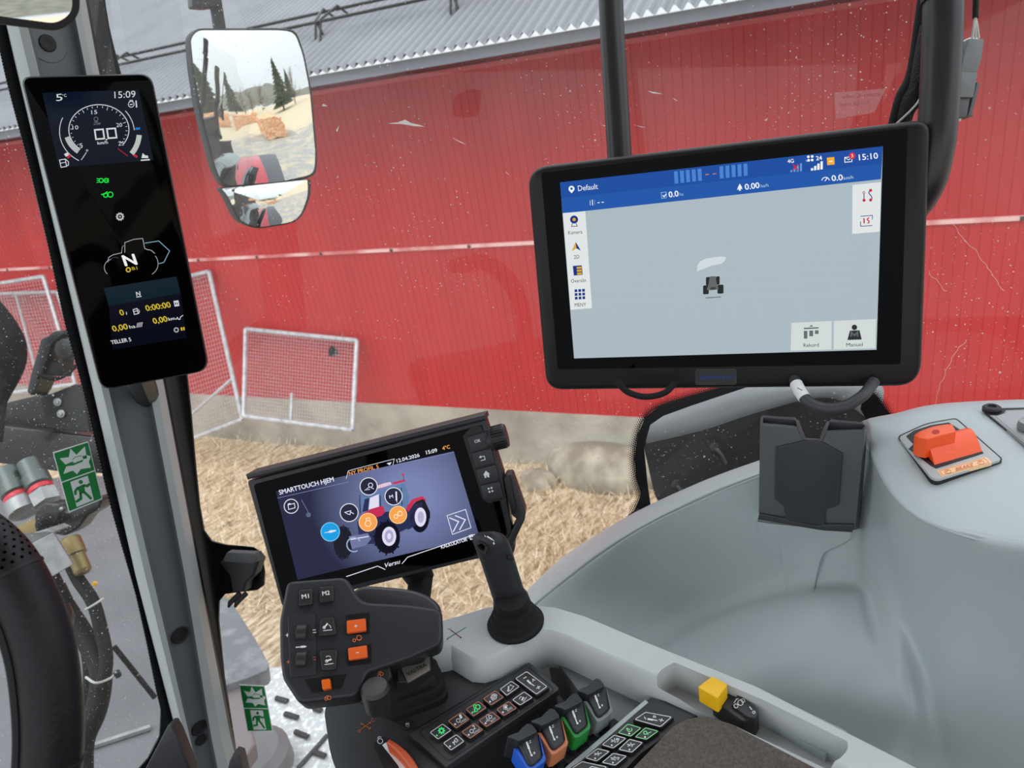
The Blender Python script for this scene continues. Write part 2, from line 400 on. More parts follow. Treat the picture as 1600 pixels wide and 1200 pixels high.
# dry grass blades over the straw ground
strawm = [mat('straw_a', rgb(232, 214, 182), .8), mat('straw_b', rgb(192, 164, 124), .8), mat('straw_c', rgb(240, 230, 208), .8), mat('straw_d', rgb(132, 104, 76), .8)]
mb = MB()
for i in range(14000):
    px = rs.uniform(300, 1060); py = rs.uniform(640, 960); p = at_h(px, py, GZ+.02)
    if (p-wall.o).dot(wall.n) < .05: continue
    L = rs.uniform(.04, .17); a = rs.uniform(0, 6.28); t = rs.uniform(.1, .9)**1.0
    d = np.array([math.cos(a)*t, math.sin(a)*t, rs.uniform(.15, .75)*(1-t*.6)]); d = nrm(d)*L; sd = nrm(np.cross(d, UP))*rs.uniform(.0012, .004)
    m = strawm[rs.choice([0, 0, 1, 1, 2, 3])]
    mb.add([p-sd, p+sd, p+d*.6+sd*.7, p+d], [(0, 1, 2, 3)], m)
mb.build('dry_grass', kind='stuff', smooth=0, label='pale dry grass lying along the foot of the red barn', cat='grass')
for (cx, cy, ht, nb, lab) in [(665, 655, .95, 18, 'thin dry weed stems standing before the red wall, right of the mesh panel'), (850, 700, .3, 12, 'small dry weed tuft left of the pale boulder')]:
    mb = MB(); base = at_h(cx, cy, GZ)
    for i in range(nb):
        a = rs.uniform(0, 6.28); l = rs.uniform(.5, 1)*ht; q = base+np.array([rs.uniform(-.12, .12), rs.uniform(-.12, .12), 0])
        mb.tube([q, q+np.array([math.cos(a)*.05, math.sin(a)*.05, l*.5]), q+np.array([math.cos(a)*.16, math.sin(a)*.16, l])], [.005, .004, .002], mat('weed_stem', rgb(196, 132, 100), .8), 5)
    mb.build('dry_weed', label=lab, cat='weed')
# boulder
def rock(name, c, s, m, seed, label):
    bm = bmesh.new(); bmesh.ops.create_icosphere(bm, subdivisions=4, radius=1); r = random.Random(seed)
    ph = [(r.uniform(-3, 3), r.uniform(-3, 3), r.uniform(-3, 3), r.uniform(0, 6)) for _ in range(9)]
    for v in bm.verts:
        d = 1+sum(.06*math.sin(a*v.co.x+b_*v.co.y+c_*v.co.z+e) for a, b_, c_, e in ph)
        v.co = Vector((v.co.x*s[0]*d, v.co.y*s[1]*d, v.co.z*s[2]*d))
    me = bpy.data.meshes.new(name); bm.to_mesh(me); bm.free(); me.materials.append(m)
    me.polygons.foreach_set('use_smooth', [True]*len(me.polygons))
    o = bpy.data.objects.new(name, me); C.objects.link(o); o.location = tuple(c); o['label'] = label; o['category'] = 'rock'
    return o
rockm = mat('lichen_stone', rgb(136, 128, 112), .9, noise=(5, rgb(182, 176, 158), .4, .65), bump=(8, .35, .03))
o = rock('boulder', at_h(945, 738, GZ+.0), (.26, .52, .24), rockm, 4, 'pale lichen covered boulder in the dry grass near the barn')
rock('stone', at_h(840, 750, GZ+.02), (.13, .16, .08), rockm, 9, 'small whitish stone in the grass left of the boulder')
rock('stone', at_h(745, 668, GZ+.05), (.22, .35, .16), mat('dark_stone', rgb(84, 76, 66), .9), 12, 'dark lump of stone at the foot of the concrete plinth')

# wire mesh fence panels leaning on the barn
galv = mat('galvanised_tube', rgb(196, 196, 200), .45, metal=.3, noise=(20, rgb(160, 162, 168), .4, .7))
wire = mat('galvanised_wire', rgb(185, 178, 182), .5, metal=.2)
def fence(q, label, nx, ny, bars=()):
    """q: TL, TR, BR, BL points in space"""
    f = lambda a, b: (1-b)*((1-a)*q[0]+a*q[1])+b*((1-a)*q[3]+a*q[2])
    t = thing('fence_panel', label, 'fence panel', f(.5, 1), 'wire mesh fence panels leaning on the barn')
    mb = MB()
    for a, b in ((0, 1), (1, 2), (2, 3), (3, 0)): mb.tube([q[a], q[b]], .019, galv, 10)
    for (a, b, c, d) in bars: mb.tube([f(a, b), f(c, d)], .014, galv, 8)
    mb.build('tube_frame', t)
    mb = MB()
    for i in range(1, nx): mb.tube([f(i/nx, 0), f(i/nx, 1)], .0016, wire, 4, False)
    for i in range(1, ny): mb.tube([f(0, i/ny), f(1, i/ny)], .0016, wire, 4, False)
    mb.build('wire_mesh', t, smooth=0)
    return t
fence([at_wall(384, 514, .06), at_wall(558, 532, .06), at_wall(551, 672, .55), at_wall(381, 650, .55)], 'low rectangular mesh panel leaning on the red wall, right of the tall display', 40, 26, [(.45, .68, .45, 1)])
fence([at_wall(212, 452, .05), at_wall(327, 424, .05), at_wall(379, 655, .5), at_wall(262, 700, .5)], 'tilted mesh panel right behind the tall pillar display', 30, 36, [(.0, .93, 1, .72)])
fence([at_wall(-90, 462, .05), at_wall(90, 456, .05), at_wall(150, 640, .45), at_wall(-40, 640, .45)], 'mesh panel seen through the windscreen, with a straight top bar', 44, 36, [(.66, 0, .62, 1)])
fence([at_wall(-60, 452, .22), at_wall(68, 432, .22), at_wall(118, 600, .6), at_wall(-30, 620, .6)], 'mesh panel with a slanting top bar, far left beyond the windscreen', 30, 30)
mb = MB(); mb.lathe(at_wall(519, 545, .12), -UP, [(.004, -.03), (.012, -.02), (.03, 0), (.042, .03), (.04, .055), (.02, .062)], rubber, 12)
mb.build('hanging_cap', label='small dark cap hanging on the mesh of the low fence panel', cat='cap')

# ---- behind the tractor (what the mirrors look at)
bark = mat('spruce_green', rgb(60, 74, 52), .9, noise=(2, rgb(92, 100, 72), .4, .7)); bare = mat('bare_twigs', rgb(128, 116, 102), .9)
def spruce(x, y, h, label):
    t = thing('spruce_tree', label, 'tree', (x, y, 0), 'spruces behind the yard')
    mb = MB(); mb.tube([(x, y, 0), (x, y, h*.9)], [.18, .05], mat('bark', rgb(90, 74, 60), .9), 8); mb.build('trunk', t)
    mb = MB(); r = random.Random(int(x*7+y))
    for k in range(14):
        z = h*(.12+.86*k/14); rr = (1-k/14.5)*h*.24; n = 13
        pts = [(x+rr*(1 if j % 2 else .6)*math.cos(6.283*j/(2*n)+k)*r.uniform(.85, 1.1), y+rr*(1 if j % 2 else .6)*math.sin(6.283*j/(2*n)+k)*r.uniform(.85, 1.1), z-rr*.25) for j in range(2*n)]
        mb.add(pts+[(x, y, z+h*.1)], [(j, (j+1) % (2*n), 2*n) for j in range(2*n)], bark)
    mb.build('foliage', t, smooth=0)
def baretree(x, y, h, label):
    mb = MB(); r = random.Random(int(x*5-y)); mb.tube([(x, y, 0), (x, y, h*.6)], [.12, .06], bare, 6)
    for k in range(60):
        z = r.uniform(.25, .95)*h; a = r.uniform(0, 6.28); l = r.uniform(.8, 2)*(1.1-z/h)+.4
        mb.tube([(x, y, z*.75), (x+l*math.cos(a)*.6, y+l*math.sin(a)*.6, z), (x+l*math.cos(a), y+l*math.sin(a), z+l*.8)], [.03, .02, .006], bare, 4, False)
    mb.build('bare_tree', label=label, cat='tree', group='bare trees behind the yard', smooth=0)
for i, (x, y, h) in enumerate([(-3.2, -42, 10), (.4, -56, 9), (-7.5, -50, 8), (9.6, -44, 9), (15, -60, 8)]):
    spruce(x, y, h, 'dark spruce standing behind the yard, reflected in the exterior mirror')
for i, (x, y, h) in enumerate([(4.0, -50, 5), (7, -58, 6), (12.4, -45, 7), (2.2, -46, 5)]):
    baretree(x, y, h, 'leafless tree behind the yard, reflected in the exterior mirror')
G = [[np.array([-60+i*8, -75-j*12, (4+2.0*math.sin(i*.9)+1.2*math.sin(i*2.1))*j/3*1.0]) for i in range(20)] for j in range(5)]
mb = MB(); mb.grid(G, mat('far_woods', rgb(120, 118, 104), .95, noise=(1, rgb(92, 94, 80), .4, .6)), flip=True); mb.build('wooded_hill', kind='structure')
net = mat('net_sack_logs', rgb(222, 160, 118), .8, noise=(7, rgb(240, 200, 160), .45, .6), bump=(9, .8, .08))
for i, (x, y, sx, sy, sz, l) in enumerate([(3.2, -19, .9, 1.8, 1.5, 'stack of netted firewood nearest to the tractor, reflected in the exterior mirror'), (1.6, -33, 1.7, .9, 1.2, 'second stack of netted firewood, reflected behind the first'), (-2.6, -36, 1.8, .9, 1.3, 'third stack of netted firewood, farthest in the mirror')]):
    bm = bmesh.new(); bmesh.ops.create_cube(bm, size=2); bmesh.ops.subdivide_edges(bm, edges=bm.edges, cuts=9, use_grid_fill=True); r = random.Random(i)
    for v in bm.verts: v.co = Vector((v.co.x*sx+r.uniform(-.05, .05), v.co.y*sy+r.uniform(-.05, .05), (v.co.z+1)*sz*.5*2*.5+r.uniform(-.04, .04)))
    me = bpy.data.meshes.new('firewood_stack'); bm.to_mesh(me); bm.free(); me.materials.append(net)
    o = bpy.data.objects.new('firewood_stack', me); C.objects.link(o); o.location = (x, y, 0.04); o['label'] = l; o['category'] = 'firewood'; o['group'] = 'firewood stacks behind the tractor'
# the tractor's own rear mudguard and wheel, behind the cab
redp = mat('red_bodywork', rgb(196, 40, 60), .3, coat=.6)
t = thing('tractor_rear_end', 'red rear mudguard and big tyre of the tractor, seen in the exterior mirror', 'tractor body', (1.15, -1.1, .05))
def archm(name, x0, x1, r, m, a0, a1, par, zc=1.42, yc=-1.25, th=.03):
    mb = MB(); R = []
    for k in range(19):
        a = math.radians(a0+(a1-a0)*k/18); c, s = math.cos(a), math.sin(a)
        R.append([(x0, yc+r*c, zc+r*s), (x1, yc+r*c, zc+r*s-.01), (x1, yc+(r-th)*c, zc+(r-th)*s), (x0, yc+(r-th)*c, zc+(r-th)*s)])
    mb.rings(R, m); return mb.build(name, par)
archm('red_shell', .72, .98, .98, redp, 20, 170, t); archm('black_rim', .98, 1.22, .97, mat('grey_rubber', rgb(96, 98, 104), .6), 15, 172, t)
mb = MB(); mb.lathe((.82, -1.15, .95), (1, 0, 0), [(.50, .0), (.84, .02), (.90, .08), (.90, .42), (.84, .48), (.50, .5)], rubber, 40)
for k in range(40):
    a = 6.283*k/40; mb.box((.95 if k % 2 else 1.19, -1.15+.905*math.cos(a), .95+.905*math.sin(a)), ((1, .0, 0), (0, -math.sin(a), math.cos(a)), (0, math.cos(a), math.sin(a))), (.12, .03, .02), rubber)
mb.build('tyre', t); mb = MB(); mb.lathe((.9, -1.15, .95), (1, 0, 0), [(.02, .35), (.2, .36), (.3, .25), (.49, .3), (.5, .4), (.47, .41)], mat('rim_grey', rgb(170, 170, 172), .4), 40); mb.build('rim', t)

# ================================================================== THE CAB: glass
def glassmat(name, dust, specks, tint=(.93, .95, .94, 1), soff=0):
    m = bpy.data.materials.new(name); m.use_nodes = True; nt = m.node_tree; N = nt.nodes; Lk = nt.links
    for q in list(N): N.remove(q)
    out = N.new('ShaderNodeOutputMaterial'); tr = N.new('ShaderNodeBsdfTransparent'); tr.inputs[0].default_value = tint
    gl = N.new('ShaderNodeBsdfGlossy'); gl.inputs['Roughness'].default_value = .02; lw = N.new('ShaderNodeLayerWeight'); lw.inputs[0].default_value = .5; pw = N.new('ShaderNodeMath'); pw.operation = 'POWER'; pw.inputs[1].default_value = 5; Lk.new(lw.outputs['Facing'], pw.inputs[0]); fr = N.new('ShaderNodeMath'); fr.operation = 'MULTIPLY_ADD'; fr.inputs[1].default_value = .8; fr.inputs[2].default_value = .025; Lk.new(pw.outputs[0], fr.inputs[0])
    df = N.new('ShaderNodeBsdfDiffuse'); df.inputs[0].default_value = (.85, .84, .82, 1); tl = N.new('ShaderNodeBsdfTranslucent'); tl.inputs[0].default_value = (.85, .84, .82, 1); ad = N.new('ShaderNodeMixShader'); ad.inputs[0].default_value = .5
    Lk.new(df.outputs[0], ad.inputs[1]); Lk.new(tl.outputs[0], ad.inputs[2])
    tc = N.new('ShaderNodeTexCoord')
    def noise(sc, det=2):
        q = N.new('ShaderNodeTexNoise'); q.inputs['Scale'].default_value = sc; q.inputs['Detail'].default_value = det; Lk.new(tc.outputs['Object'], q.inputs[0]); return q.outputs[0]
    def rmp(src, a, b, lo, hi):
        q = N.new('ShaderNodeMapRange'); q.inputs[1].default_value = a; q.inputs[2].default_value = b; q.inputs[3].default_value = lo; q.inputs[4].default_value = hi; Lk.new(src, q.inputs[0]); return q.outputs[0]
    def mul(a, b, op='MULTIPLY'):
        q = N.new('ShaderNodeMath'); q.operation = op; Lk.new(a, q.inputs[0]); Lk.new(b, q.inputs[1]); return q.outputs[0]
    vor = []
    mp0 = N.new('ShaderNodeMapping'); mp0.inputs['Rotation'].default_value = (.5, .3, .9); mp0.inputs['Scale'].default_value = (1, 1, .28); Lk.new(tc.outputs['Object'], mp0.inputs[0])
    for sc, hi, lo, th in ((55, .10, .03, .72), (150, .17, .05, .3), (330, .2, .05, .5), (-70, .055, .02, .75)):
        v = N.new('ShaderNodeTexVoronoi'); v.inputs['Scale'].default_value = abs(sc); Lk.new(tc.outputs['Object'] if sc > 0 else mp0.outputs[0], v.inputs[0])
        a = rmp(v.outputs['Distance'], lo, hi, specks, 0)
        sp = N.new('ShaderNodeSeparateColor'); Lk.new(v.outputs['Color'], sp.inputs[0]); g = rmp(sp.outputs[0], th, th+.04, 0, 1)
        vor.append(mul(a, g))
    s = mul(mul(vor[0], vor[1], 'MAXIMUM'), mul(vor[2], vor[3], 'MAXIMUM'), 'MAXIMUM')
    s = mul(s, rmp(noise(9), .42, .62, .45, 1))
    film = rmp(noise(5, 6), .35, .7, dust*.6, dust*1.3)
    f = mul(s, film, 'MAXIMUM')
    mx = N.new('ShaderNodeMixShader'); Lk.new(fr.outputs[0], mx.inputs[0]); Lk.new(tr.outputs[0], mx.inputs[1]); Lk.new(gl.outputs[0], mx.inputs[2])
    m2 = N.new('ShaderNodeMixShader'); Lk.new(f, m2.inputs[0]); Lk.new(mx.outputs[0], m2.inputs[1]); Lk.new(ad.outputs[0], m2.inputs[2])
    Lk.new(m2.outputs[0], out.inputs[0]); return m
gs = glassmat('dusty_side_glass', .05, .75); gw = glassmat('dusty_windscreen', .03, .9)
sidep = plane3((at_y(175, 0, 1.02),), (np.array([1.0, -.1, 3.0]),), (at_y(392, 1200, 1.0),))
windp = Pl(EYE+np.array([0, 1.03, 0]), (1, 0, 0), (0, 0, 1))
def pane(name, pl, pix, m, label=None):
    mb = MB(); mb.flat(pl, pix, 0, m); return mb.build(name, kind='structure', smooth=0)
pane('window_1', windp, [(-700, -600), (150, -300), (172, 0), (250, 600), (312, 1200), (380, 1500), (-700, 1900)], gw)
pane('window_2', sidep, [(160, -60), (235, 600), (370, 1200), (395, 1320), (1500, 1320), (1800, 900), (1800, -700), (120, -500)], gs)
mb = MB(); sm_ = mat('dried_dirt', (.85, .83, .80, 1), .8)
for L_ in ([(606, 193), (622, 191), (633, 187), (642, 192), (655, 195), (664, 198), (646, 197), (630, 194)], [(705, 214), (713, 218), (729, 226), (720, 223)], [(525, 204), (530, 196), (527, 206)], [(939, 195), (952, 197), (960, 198), (948, 198)], [(1012, 142), (1024, 144), (1036, 147), (1020, 146)], [(1051, 153), (1060, 158), (1054, 156)], [(994, 196), (1009, 199), (1002, 199)], [(1194, 188), (1200, 184), (1198, 189)], [(790, 268), (797, 274), (791, 270)], [(505, 162), (512, 166), (503, 166)]): mb.flat(sidep, L_, .0015, sm_)
for L_ in ([(1490, 352), (1508, 375), (1530, 400), (1548, 425), (1568, 455)], [(1450, 425), (1465, 440), (1478, 455)], [(1462, 640), (1470, 600), (1488, 560), (1510, 530)]): mb.line(sidep, [(x_+random.uniform(-2, 2), y_+random.uniform(-2, 2)) for x_, y_ in spline(L_, 6)[::1]], .5, .0015, sm_)
mb.build('dirt_smears', bpy.data.objects['window_2'], smooth=0)
# black printed edge of the panes, with its dot pattern
frit = mat('black_frit', (.004, .004, .005, 1), .35, spec=.3)
def dots(mb, pl, path, side, rows, step, r0):
    """rows of shrinking dots beside a path in photo points"""
    P = spline(path, 12); L = 0
    for a, b in zip(P[:-1], P[1:]):
        a = np.array(a); b = np.array(b); l = np.linalg.norm(b-a)
        if l < 1e-6: continue
        d = (b-a)/l; nn = np.array((d[1], -d[0]))*side
        while L < l:
            for k in range(rows):
                c = a+d*(L+(step/2 if k % 2 else 0))+nn*(k*step*.82+r0*.4); r = r0*(1-k/(rows+.3)*.9)
                mb.flat(pl, [(c[0]+r*math.cos(1.047*j), c[1]+r*math.sin(1.047*j)) for j in range(6)], .0012, frit)
            L += step
        L -= l
t = thing('windscreen_border', 'black printed border with dotted edge along the windscreen, left of the grey pillar', 'glass border', windp.at(200, 900))
EL = [(-8, 40), (12, 130), (45, 255), (75, 380), (101, 500), (128, 600), (147, 680), (168, 770), (190, 850), (213, 930), (231, 1010), (244, 1075), (252, 1110), (250, 1150), (232, 1185), (205, 1215)]
mb = MB(); inner = [(30, 30), (60, 180), (90, 330), (140, 540), (170, 680), (215, 850), (260, 1020), (290, 1150), (300, 1230)]
mb.pp(windp, EL+inner[::-1], -.002, .001, frit); mb.build('black_band', t, smooth=0)
mb = MB(); dots(mb, windp, EL, -1 if False else 1, 4, 5.2, 2.6); mb.build('dot_pattern', t, smooth=0)
t = thing('side_window_border', 'black border of the side window, right of the grey pillar, widening into the latch corner', 'glass border', sidep.at(330, 900))
ER = [(158, -30), (163, 10), (168, 40), (176, 75), (186, 112), (230, 300), (270, 480), (288, 560), (297, 640), (304, 720), (311, 790), (318, 830), (330, 846), (352, 852), (395, 856), (408, 868), (413, 895), (412, 915), (402, 922), (352, 928), (342, 940), (341, 970), (350, 1060), (372, 1200), (382, 1260)]
LR = [(120, -30), (144, 80), (240, 560), (262, 700), (305, 900), (360, 1150), (375, 1260)]
mb = MB(); mb.pp(sidep, ER+LR[::-1], -.002, .001, frit); mb.build('black_band', t, smooth=0)
mb = MB(); dots(mb, sidep, [(163, 0), (168, 40), (176, 75), (186, 112)], -1, 5, 3.9, 2.3); mb.build('dot_pattern', t, smooth=0); mb = MB(); dots(mb, sidep, [(318, 830), (330, 846), (352, 852), (395, 856), (408, 868), (413, 895)], -1, 3, 3.4, 1.9); mb.build('dot_pattern', t, smooth=0)

# ================================================================== pillar
t = thing('cab_pillar', 'light grey faceted cab pillar with a dark centre groove, behind the tall display', 'pillar', at_y(334, 1250, 1.0))
edge = [(-420, -92, -68, 36, 66), (-60, -8, 20, 100, 122), (0, 5, 33, 112, 134), (100, 28, 58, 132, 152), (600, 147, 168, 232, 256), (900, 216, 238, 289, 312), (1150, 281, 296, 330, 360), (1260, 312, 322, 352, 388)]
mb = MB(); R = []
rows = [(-20, -3), (100, 100)]
for y, a, b, c, d in edge:
    pts = [at_y(a-4, y, 1.02), at_y(a, y, .985), at_y((a+b)/2, y, .968), at_y(b, y, .965), at_y(b+5, y, .975), at_y(c-5, y, .975), at_y(c, y, .962), at_y((c+d)/2, y, .962), at_y(d, y, .975), at_y(d+4, y, 1.02)]
    R.append(pts)
mb.rings(R, pillarg, closed=False, cap0=False, cap1=False); n = 10
k = mb.mi(pillard); kb_ = mb.mi(blackm)
for fi in range(len(mb.f)):
    if fi % 9 in (3, 4, 5): mb.m[fi] = k
    if fi % 9 == 8: mb.m[fi] = kb_
mb.build('pillar_cover', t, smooth=25)
for (cx, cy, r) in [(281, 993, 13), (311, 1138, 12), (314, 1156, 9)]:
    mb = MB(); q = at_y(cx, cy, .973); rr = r*.98/1152; mb.lathe(q, (0, -1, .0), [(rr*1.15, 0), (rr*1.1, .0016), (rr, .0018), (rr*.9, .0005), (rr*.1, .0004)], blackm, 24, sx=1); mb.build('screw_hole', t)
mb = MB(); q = at_y(73, 68, .976); mb.lathe(q, (0, -1, 0), [(.021, 0), (.02, .002), (.010, .0022)], pillard, 24); mb.lathe(q, (0, -1, 0), [(.0095, .002), (.0085, .004), (.006, .0045), (.002, .0035)], blackm, 24); mb.build('screw', t)
mb = MB(); pl = plane3((255, 1150, .93), (280, 1150, .93), (255, 1100, .93))
mb.pp(pl, [(222, 1210), (262, 1133), (268, 1133), (276, 1148), (300, 1210)], -.02, 0, charcoal, .003); mb.build('foot_trim', t)
mb = MB(); mb.pp(pl, [(358, 1190), (364, 1178), (374, 1181), (382, 1215), (352, 1215)], -.02, 0, charcoal, .002); mb.build('foot_trim', t)

# window latch
t = thing('window_latch', 'black latch with a grey topped handle at the corner of the side window', 'latch', at_d(372, 930, 1.12))
pl = plane3((340, 890, 1.13), (410, 890, 1.10), (340, 850, 1.12))
mb = MB(); mb.pp(pl, [(342, 880), (352, 868), (395, 868), (403, 878), (396, 900), (384, 912), (380, 926), (362, 926), (358, 900)], 0, .018, charcoal, .004); mb.build('latch_body', t)
mb = MB(); mb.pp(pl, rpoly([(349, 873), (354, 863), (397, 865), (401, 874), (396, 881), (350, 878)], 2), .018, .028, dgrey, .002); mb.build('latch_handle', t)
mb = MB()
for dx in (0, 10): mb.tube([pl.at(382+dx, 922, .01), pl.at(374+dx, 932, .02), pl.at(366+dx, 942, .012)], [.004, .004, .002], blackm, 8)
mb.build('latch_claw', t)

# ---- exit stickers on the glass
green = mat('sticker_green', rgb(18, 128, 58), .5); sw = mat('sticker_white', rgb(222, 228, 226), .5)
def exit_sticker(pl, q, label):
    """q: TL,TR,BR,BL photo points"""
    f = lambda a, b: tuple((1-b)*((1-a)*np.array(q[0])+a*np.array(q[1]))+b*((1-a)*np.array(q[3])+a*np.array(q[2])))
    F = lambda L: [f(x, y) for x, y in L]
    mb = MB(); mb.pp(pl, F([(0, 0), (1, 0), (1, 1), (0, 1)]), .0012, .0022, sw)
    mb.flat(pl, F([(.02, .02), (.98, .01), (.98, .49), (.02, .49)]), .0024, green)
    mb.flat(pl, F([(.02, .51), (.98, .51), (.98, .98), (.02, .98)]), .0024, green)
    st = [(.13, .12), (.38, .15), (.48, .02), (.60, .15), (.88, .06), (.86, .2), (.97, .25), (.88, .33), (.90, .43), (.62, .40), (.48, .46), (.40, .38), (.12, .38), (.26, .27)]
    mb.flat(pl, F(st), .0027, sw)
    mb.flat(pl, F([(.22, .25), (.45, .235), (.48, .27), (.75, .26), (.72, .29), (.45, .30), (.25, .28)]), .0030, green)
    mb.line(pl, F([(.46, .21), (.55, .18), (.72, .19), (.84, .24)]), .9, .003, green)
    mb.flat(pl, F([(.74, .22), (.86, .2), (.86, .26), (.76, .26)]), .003, green)
    mb.flat(pl, F([(.25, .54), (.76, .54), (.76, .96), (.25, .96)]), .0027, sw)
    cx, cy = f(.53, .60); u = abs(q[1][0]-q[0][0])
    mb.circ(pl, (cx, cy), u*.06, .003, green, 12)
    mb.flat(pl, F([(.40, .66), (.60, .65), (.58, .78), (.42, .79)]), .003, green)
    for L in ([(.42, .67), (.32, .71), (.30, .77)], [(.58, .67), (.68, .70), (.76, .68)], [(.45, .77), (.42, .86), (.26, .88)], [(.54, .77), (.62, .84), (.70, .93)]): mb.line(pl, F(L), u*.075, .003, green)
    return mb.build('exit_sticker', label=label, cat='sticker', smooth=0)
exit_sticker(windp, [(83, 707), (138, 690), (160, 780), (108, 801)], 'green and white emergency exit sticker on the windscreen, left of the pillar')
exit_sticker(sidep, [(374, 1070), (413, 1072), (426, 1143), (387, 1143)], 'green and white emergency exit sticker low on the side window, right of the pillar')
# reflection in the side glass, painted as a translucent patch with mirrored text
fl = bpy.data.materials.new('reflection_pale'); fl.use_nodes = True; nt = fl.node_tree; b = nt.nodes['Principled BSDF']; b.inputs['Base Color'].default_value = (.85, .7, .7, 1); b.inputs['Alpha'].default_value = .22
fi = bpy.data.materials.new('reflection_text'); fi.use_nodes = True; b = fi.node_tree.nodes['Principled BSDF']; b.inputs['Base Color'].default_value = (.25, .08, .1, 1); b.inputs['Alpha'].default_value = .45
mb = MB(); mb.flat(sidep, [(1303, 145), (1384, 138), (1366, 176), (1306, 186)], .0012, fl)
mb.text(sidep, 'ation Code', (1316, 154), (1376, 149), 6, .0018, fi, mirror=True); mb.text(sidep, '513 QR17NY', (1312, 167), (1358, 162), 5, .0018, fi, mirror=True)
mb.build('glass_reflection', label='faint painted reflection with mirrored writing on the side window, above the large monitor', cat='label', smooth=0)

# ================================================================== exterior mirror
mz = mat('mirror_silver', (.86, .88, .88, 1), .012, metal=1)
mc = at_d(400, 170, 1.48); oo = nrm((.085, -1, -.035)); mn = nrm(oo-nrm(mc-EYE))
mp = Pl(mc, np.cross(UP, mn), UP)
def bulged(mb, pl, pix, R, m, rings=9, c=None, h=0):
    P = np.array(pl.P(pix)); c = P.mean(0) if c is None else np.array(c)
    G = []
    for k in range(rings+1):
        s = max(k/rings, 1e-3); r = []
        for p in P:
            q = c+(p-c)*s; r.append(pl.w(q[0], q[1], h-((q-c)@(q-c))/(2*R)))
        G.append(r+[r[0]])
    mb.grid(G, m); return mb
MO = rpoly([(299, 60), (310, 47), (440, 47), (462, 50), (474, 85), (484, 140), (494, 240), (493, 272), (440, 284), (352, 291), (338, 262), (314, 170), (303, 105)], [8, 8, 10, 14, 10, 10, 10, 12, 8, 14, 10, 10, 10], 3)
LO = rpoly([(348, 295), (483, 281), (483, 305), (468, 345), (400, 356), (375, 345), (356, 305)], [2, 2, 10, 22, 18, 14, 8], 4)
t = thing('exterior_mirror', 'large exterior mirror with a smaller wide-angle glass below it, outside the side window', 'mirror', mp.at(420, 356))
ctr = np.array(mp.uv(400, 170)); big = lambda L, s: [tuple(np.array(p)+nrm(np.array(p)-np.array((405, 180)))*s) for p in L]
mb = MB(); mb.pp(mp, big(MO, 4), -.05, -.015, blackm, .006); mb.pp(mp, [tuple(np.array(p)+nrm(np.array(p)-np.array((420, 300)))*2.5) for p in LO], -.05, -.013, blackm, .005); mb.build('mirror_housing', t)
mb = MB(); bulged(mb, mp, MO, 1.5, mz, h=.003); mb.build('main_glass', t, smooth=60)
mb = MB(); bulged(mb, mp, LO, .42, mz, h=.004); mb.build('wide_angle_glass', t, smooth=60)
mb = MB(); mb.tube([mp.at(352, 52, -.03), mp.at(344, 0, -.03), mp.at(330, -90, -.03)], .012, charcoal, 14); mb.build('mirror_arm', t)
mb = MB(); mb.pp(mp, rpoly([(299, -12), (344, -14), (348, 9), (322, 13), (301, 11)], 3), -.04, -.01, charcoal, .004); mb.build('arm_joint', t)

# interior mirror at the top left
_n = nrm(nrm((-.25, -.9, -.03))-nrm(ray(60, 10))); im = Pl(at_d(60, 10, .45), np.cross(UP, _n), np.cross(_n, np.cross(UP, _n)))
IO = rpoly([(-60, -60), (112, -60), (113, 20), (88, 37), (-60, 17)], [2, 2, 26, 14, 2], 5)
t = thing('interior_mirror', 'black framed interior mirror cut off by the top left corner', 'mirror', im.at(60, 40))
mb = MB(); mb.pp(im, rpoly([(-70, -70), (124, -70), (125, 24), (96, 48), (-70, 28)], [2, 2, 28, 16, 2], 5), -.02, .003, blackm, .003); mb.build('mirror_frame', t)
mb = MB(); mb.flat(im, IO, .0035, mz); mb.build('mirror_glass', t)

# ================================================================== outside the windscreen, lower left
def facing(px, py, d, tx=0, ty=0):
    """a plane through a photo point, roughly square to the view; tx, ty tilt it (metres of depth per 100 px)"""
    return plane3((px, py, d), (px+100, py, d+tx), (px, py-100, d+ty))
# hydraulic loader frame
t = thing('loader_frame', 'glossy black steel loader frame beyond the windscreen, far left', 'loader frame', at_d(60, 720, 1.7))
pl = facing(60, 690, 1.7)
mb = MB(); mb.pp(pl, [(-40, 665), (0, 665), (60, 672), (150, 683), (158, 700), (172, 740), (100, 738), (0, 724), (-40, 722)], -.10, 0, metalb, .012, r=5); mb.build('lower_beam', t)
mb = MB(); mb.pp(pl.off(-.06), [(-30, 660), (-10, 640), (14, 628), (48, 620), (70, 615), (85, 640), (85, 668), (0, 664)], -.12, 0, metalb, .012, r=4); mb.build('upper_bend', t)
mb = MB(); mb.pp(pl.off(.01), [(62, 622), (118, 600), (132, 618), (138, 660), (140, 676), (72, 668)], -.04, 0, mat('bracket_black', (.014, .015, .016, 1), .4, spec=.3), .005, r=3); mb.build('bolted_bracket', t)
for y in (628, 646):
    mb = MB(); mb.lathe(pl.at(96+(y-628)*.3, y, .012), pl.n, [(.009, 0), (.009, .004), (.0055, .005), (.0055, .008), (.002, .009)], steel, 6+18); mb.build('bolt', t)
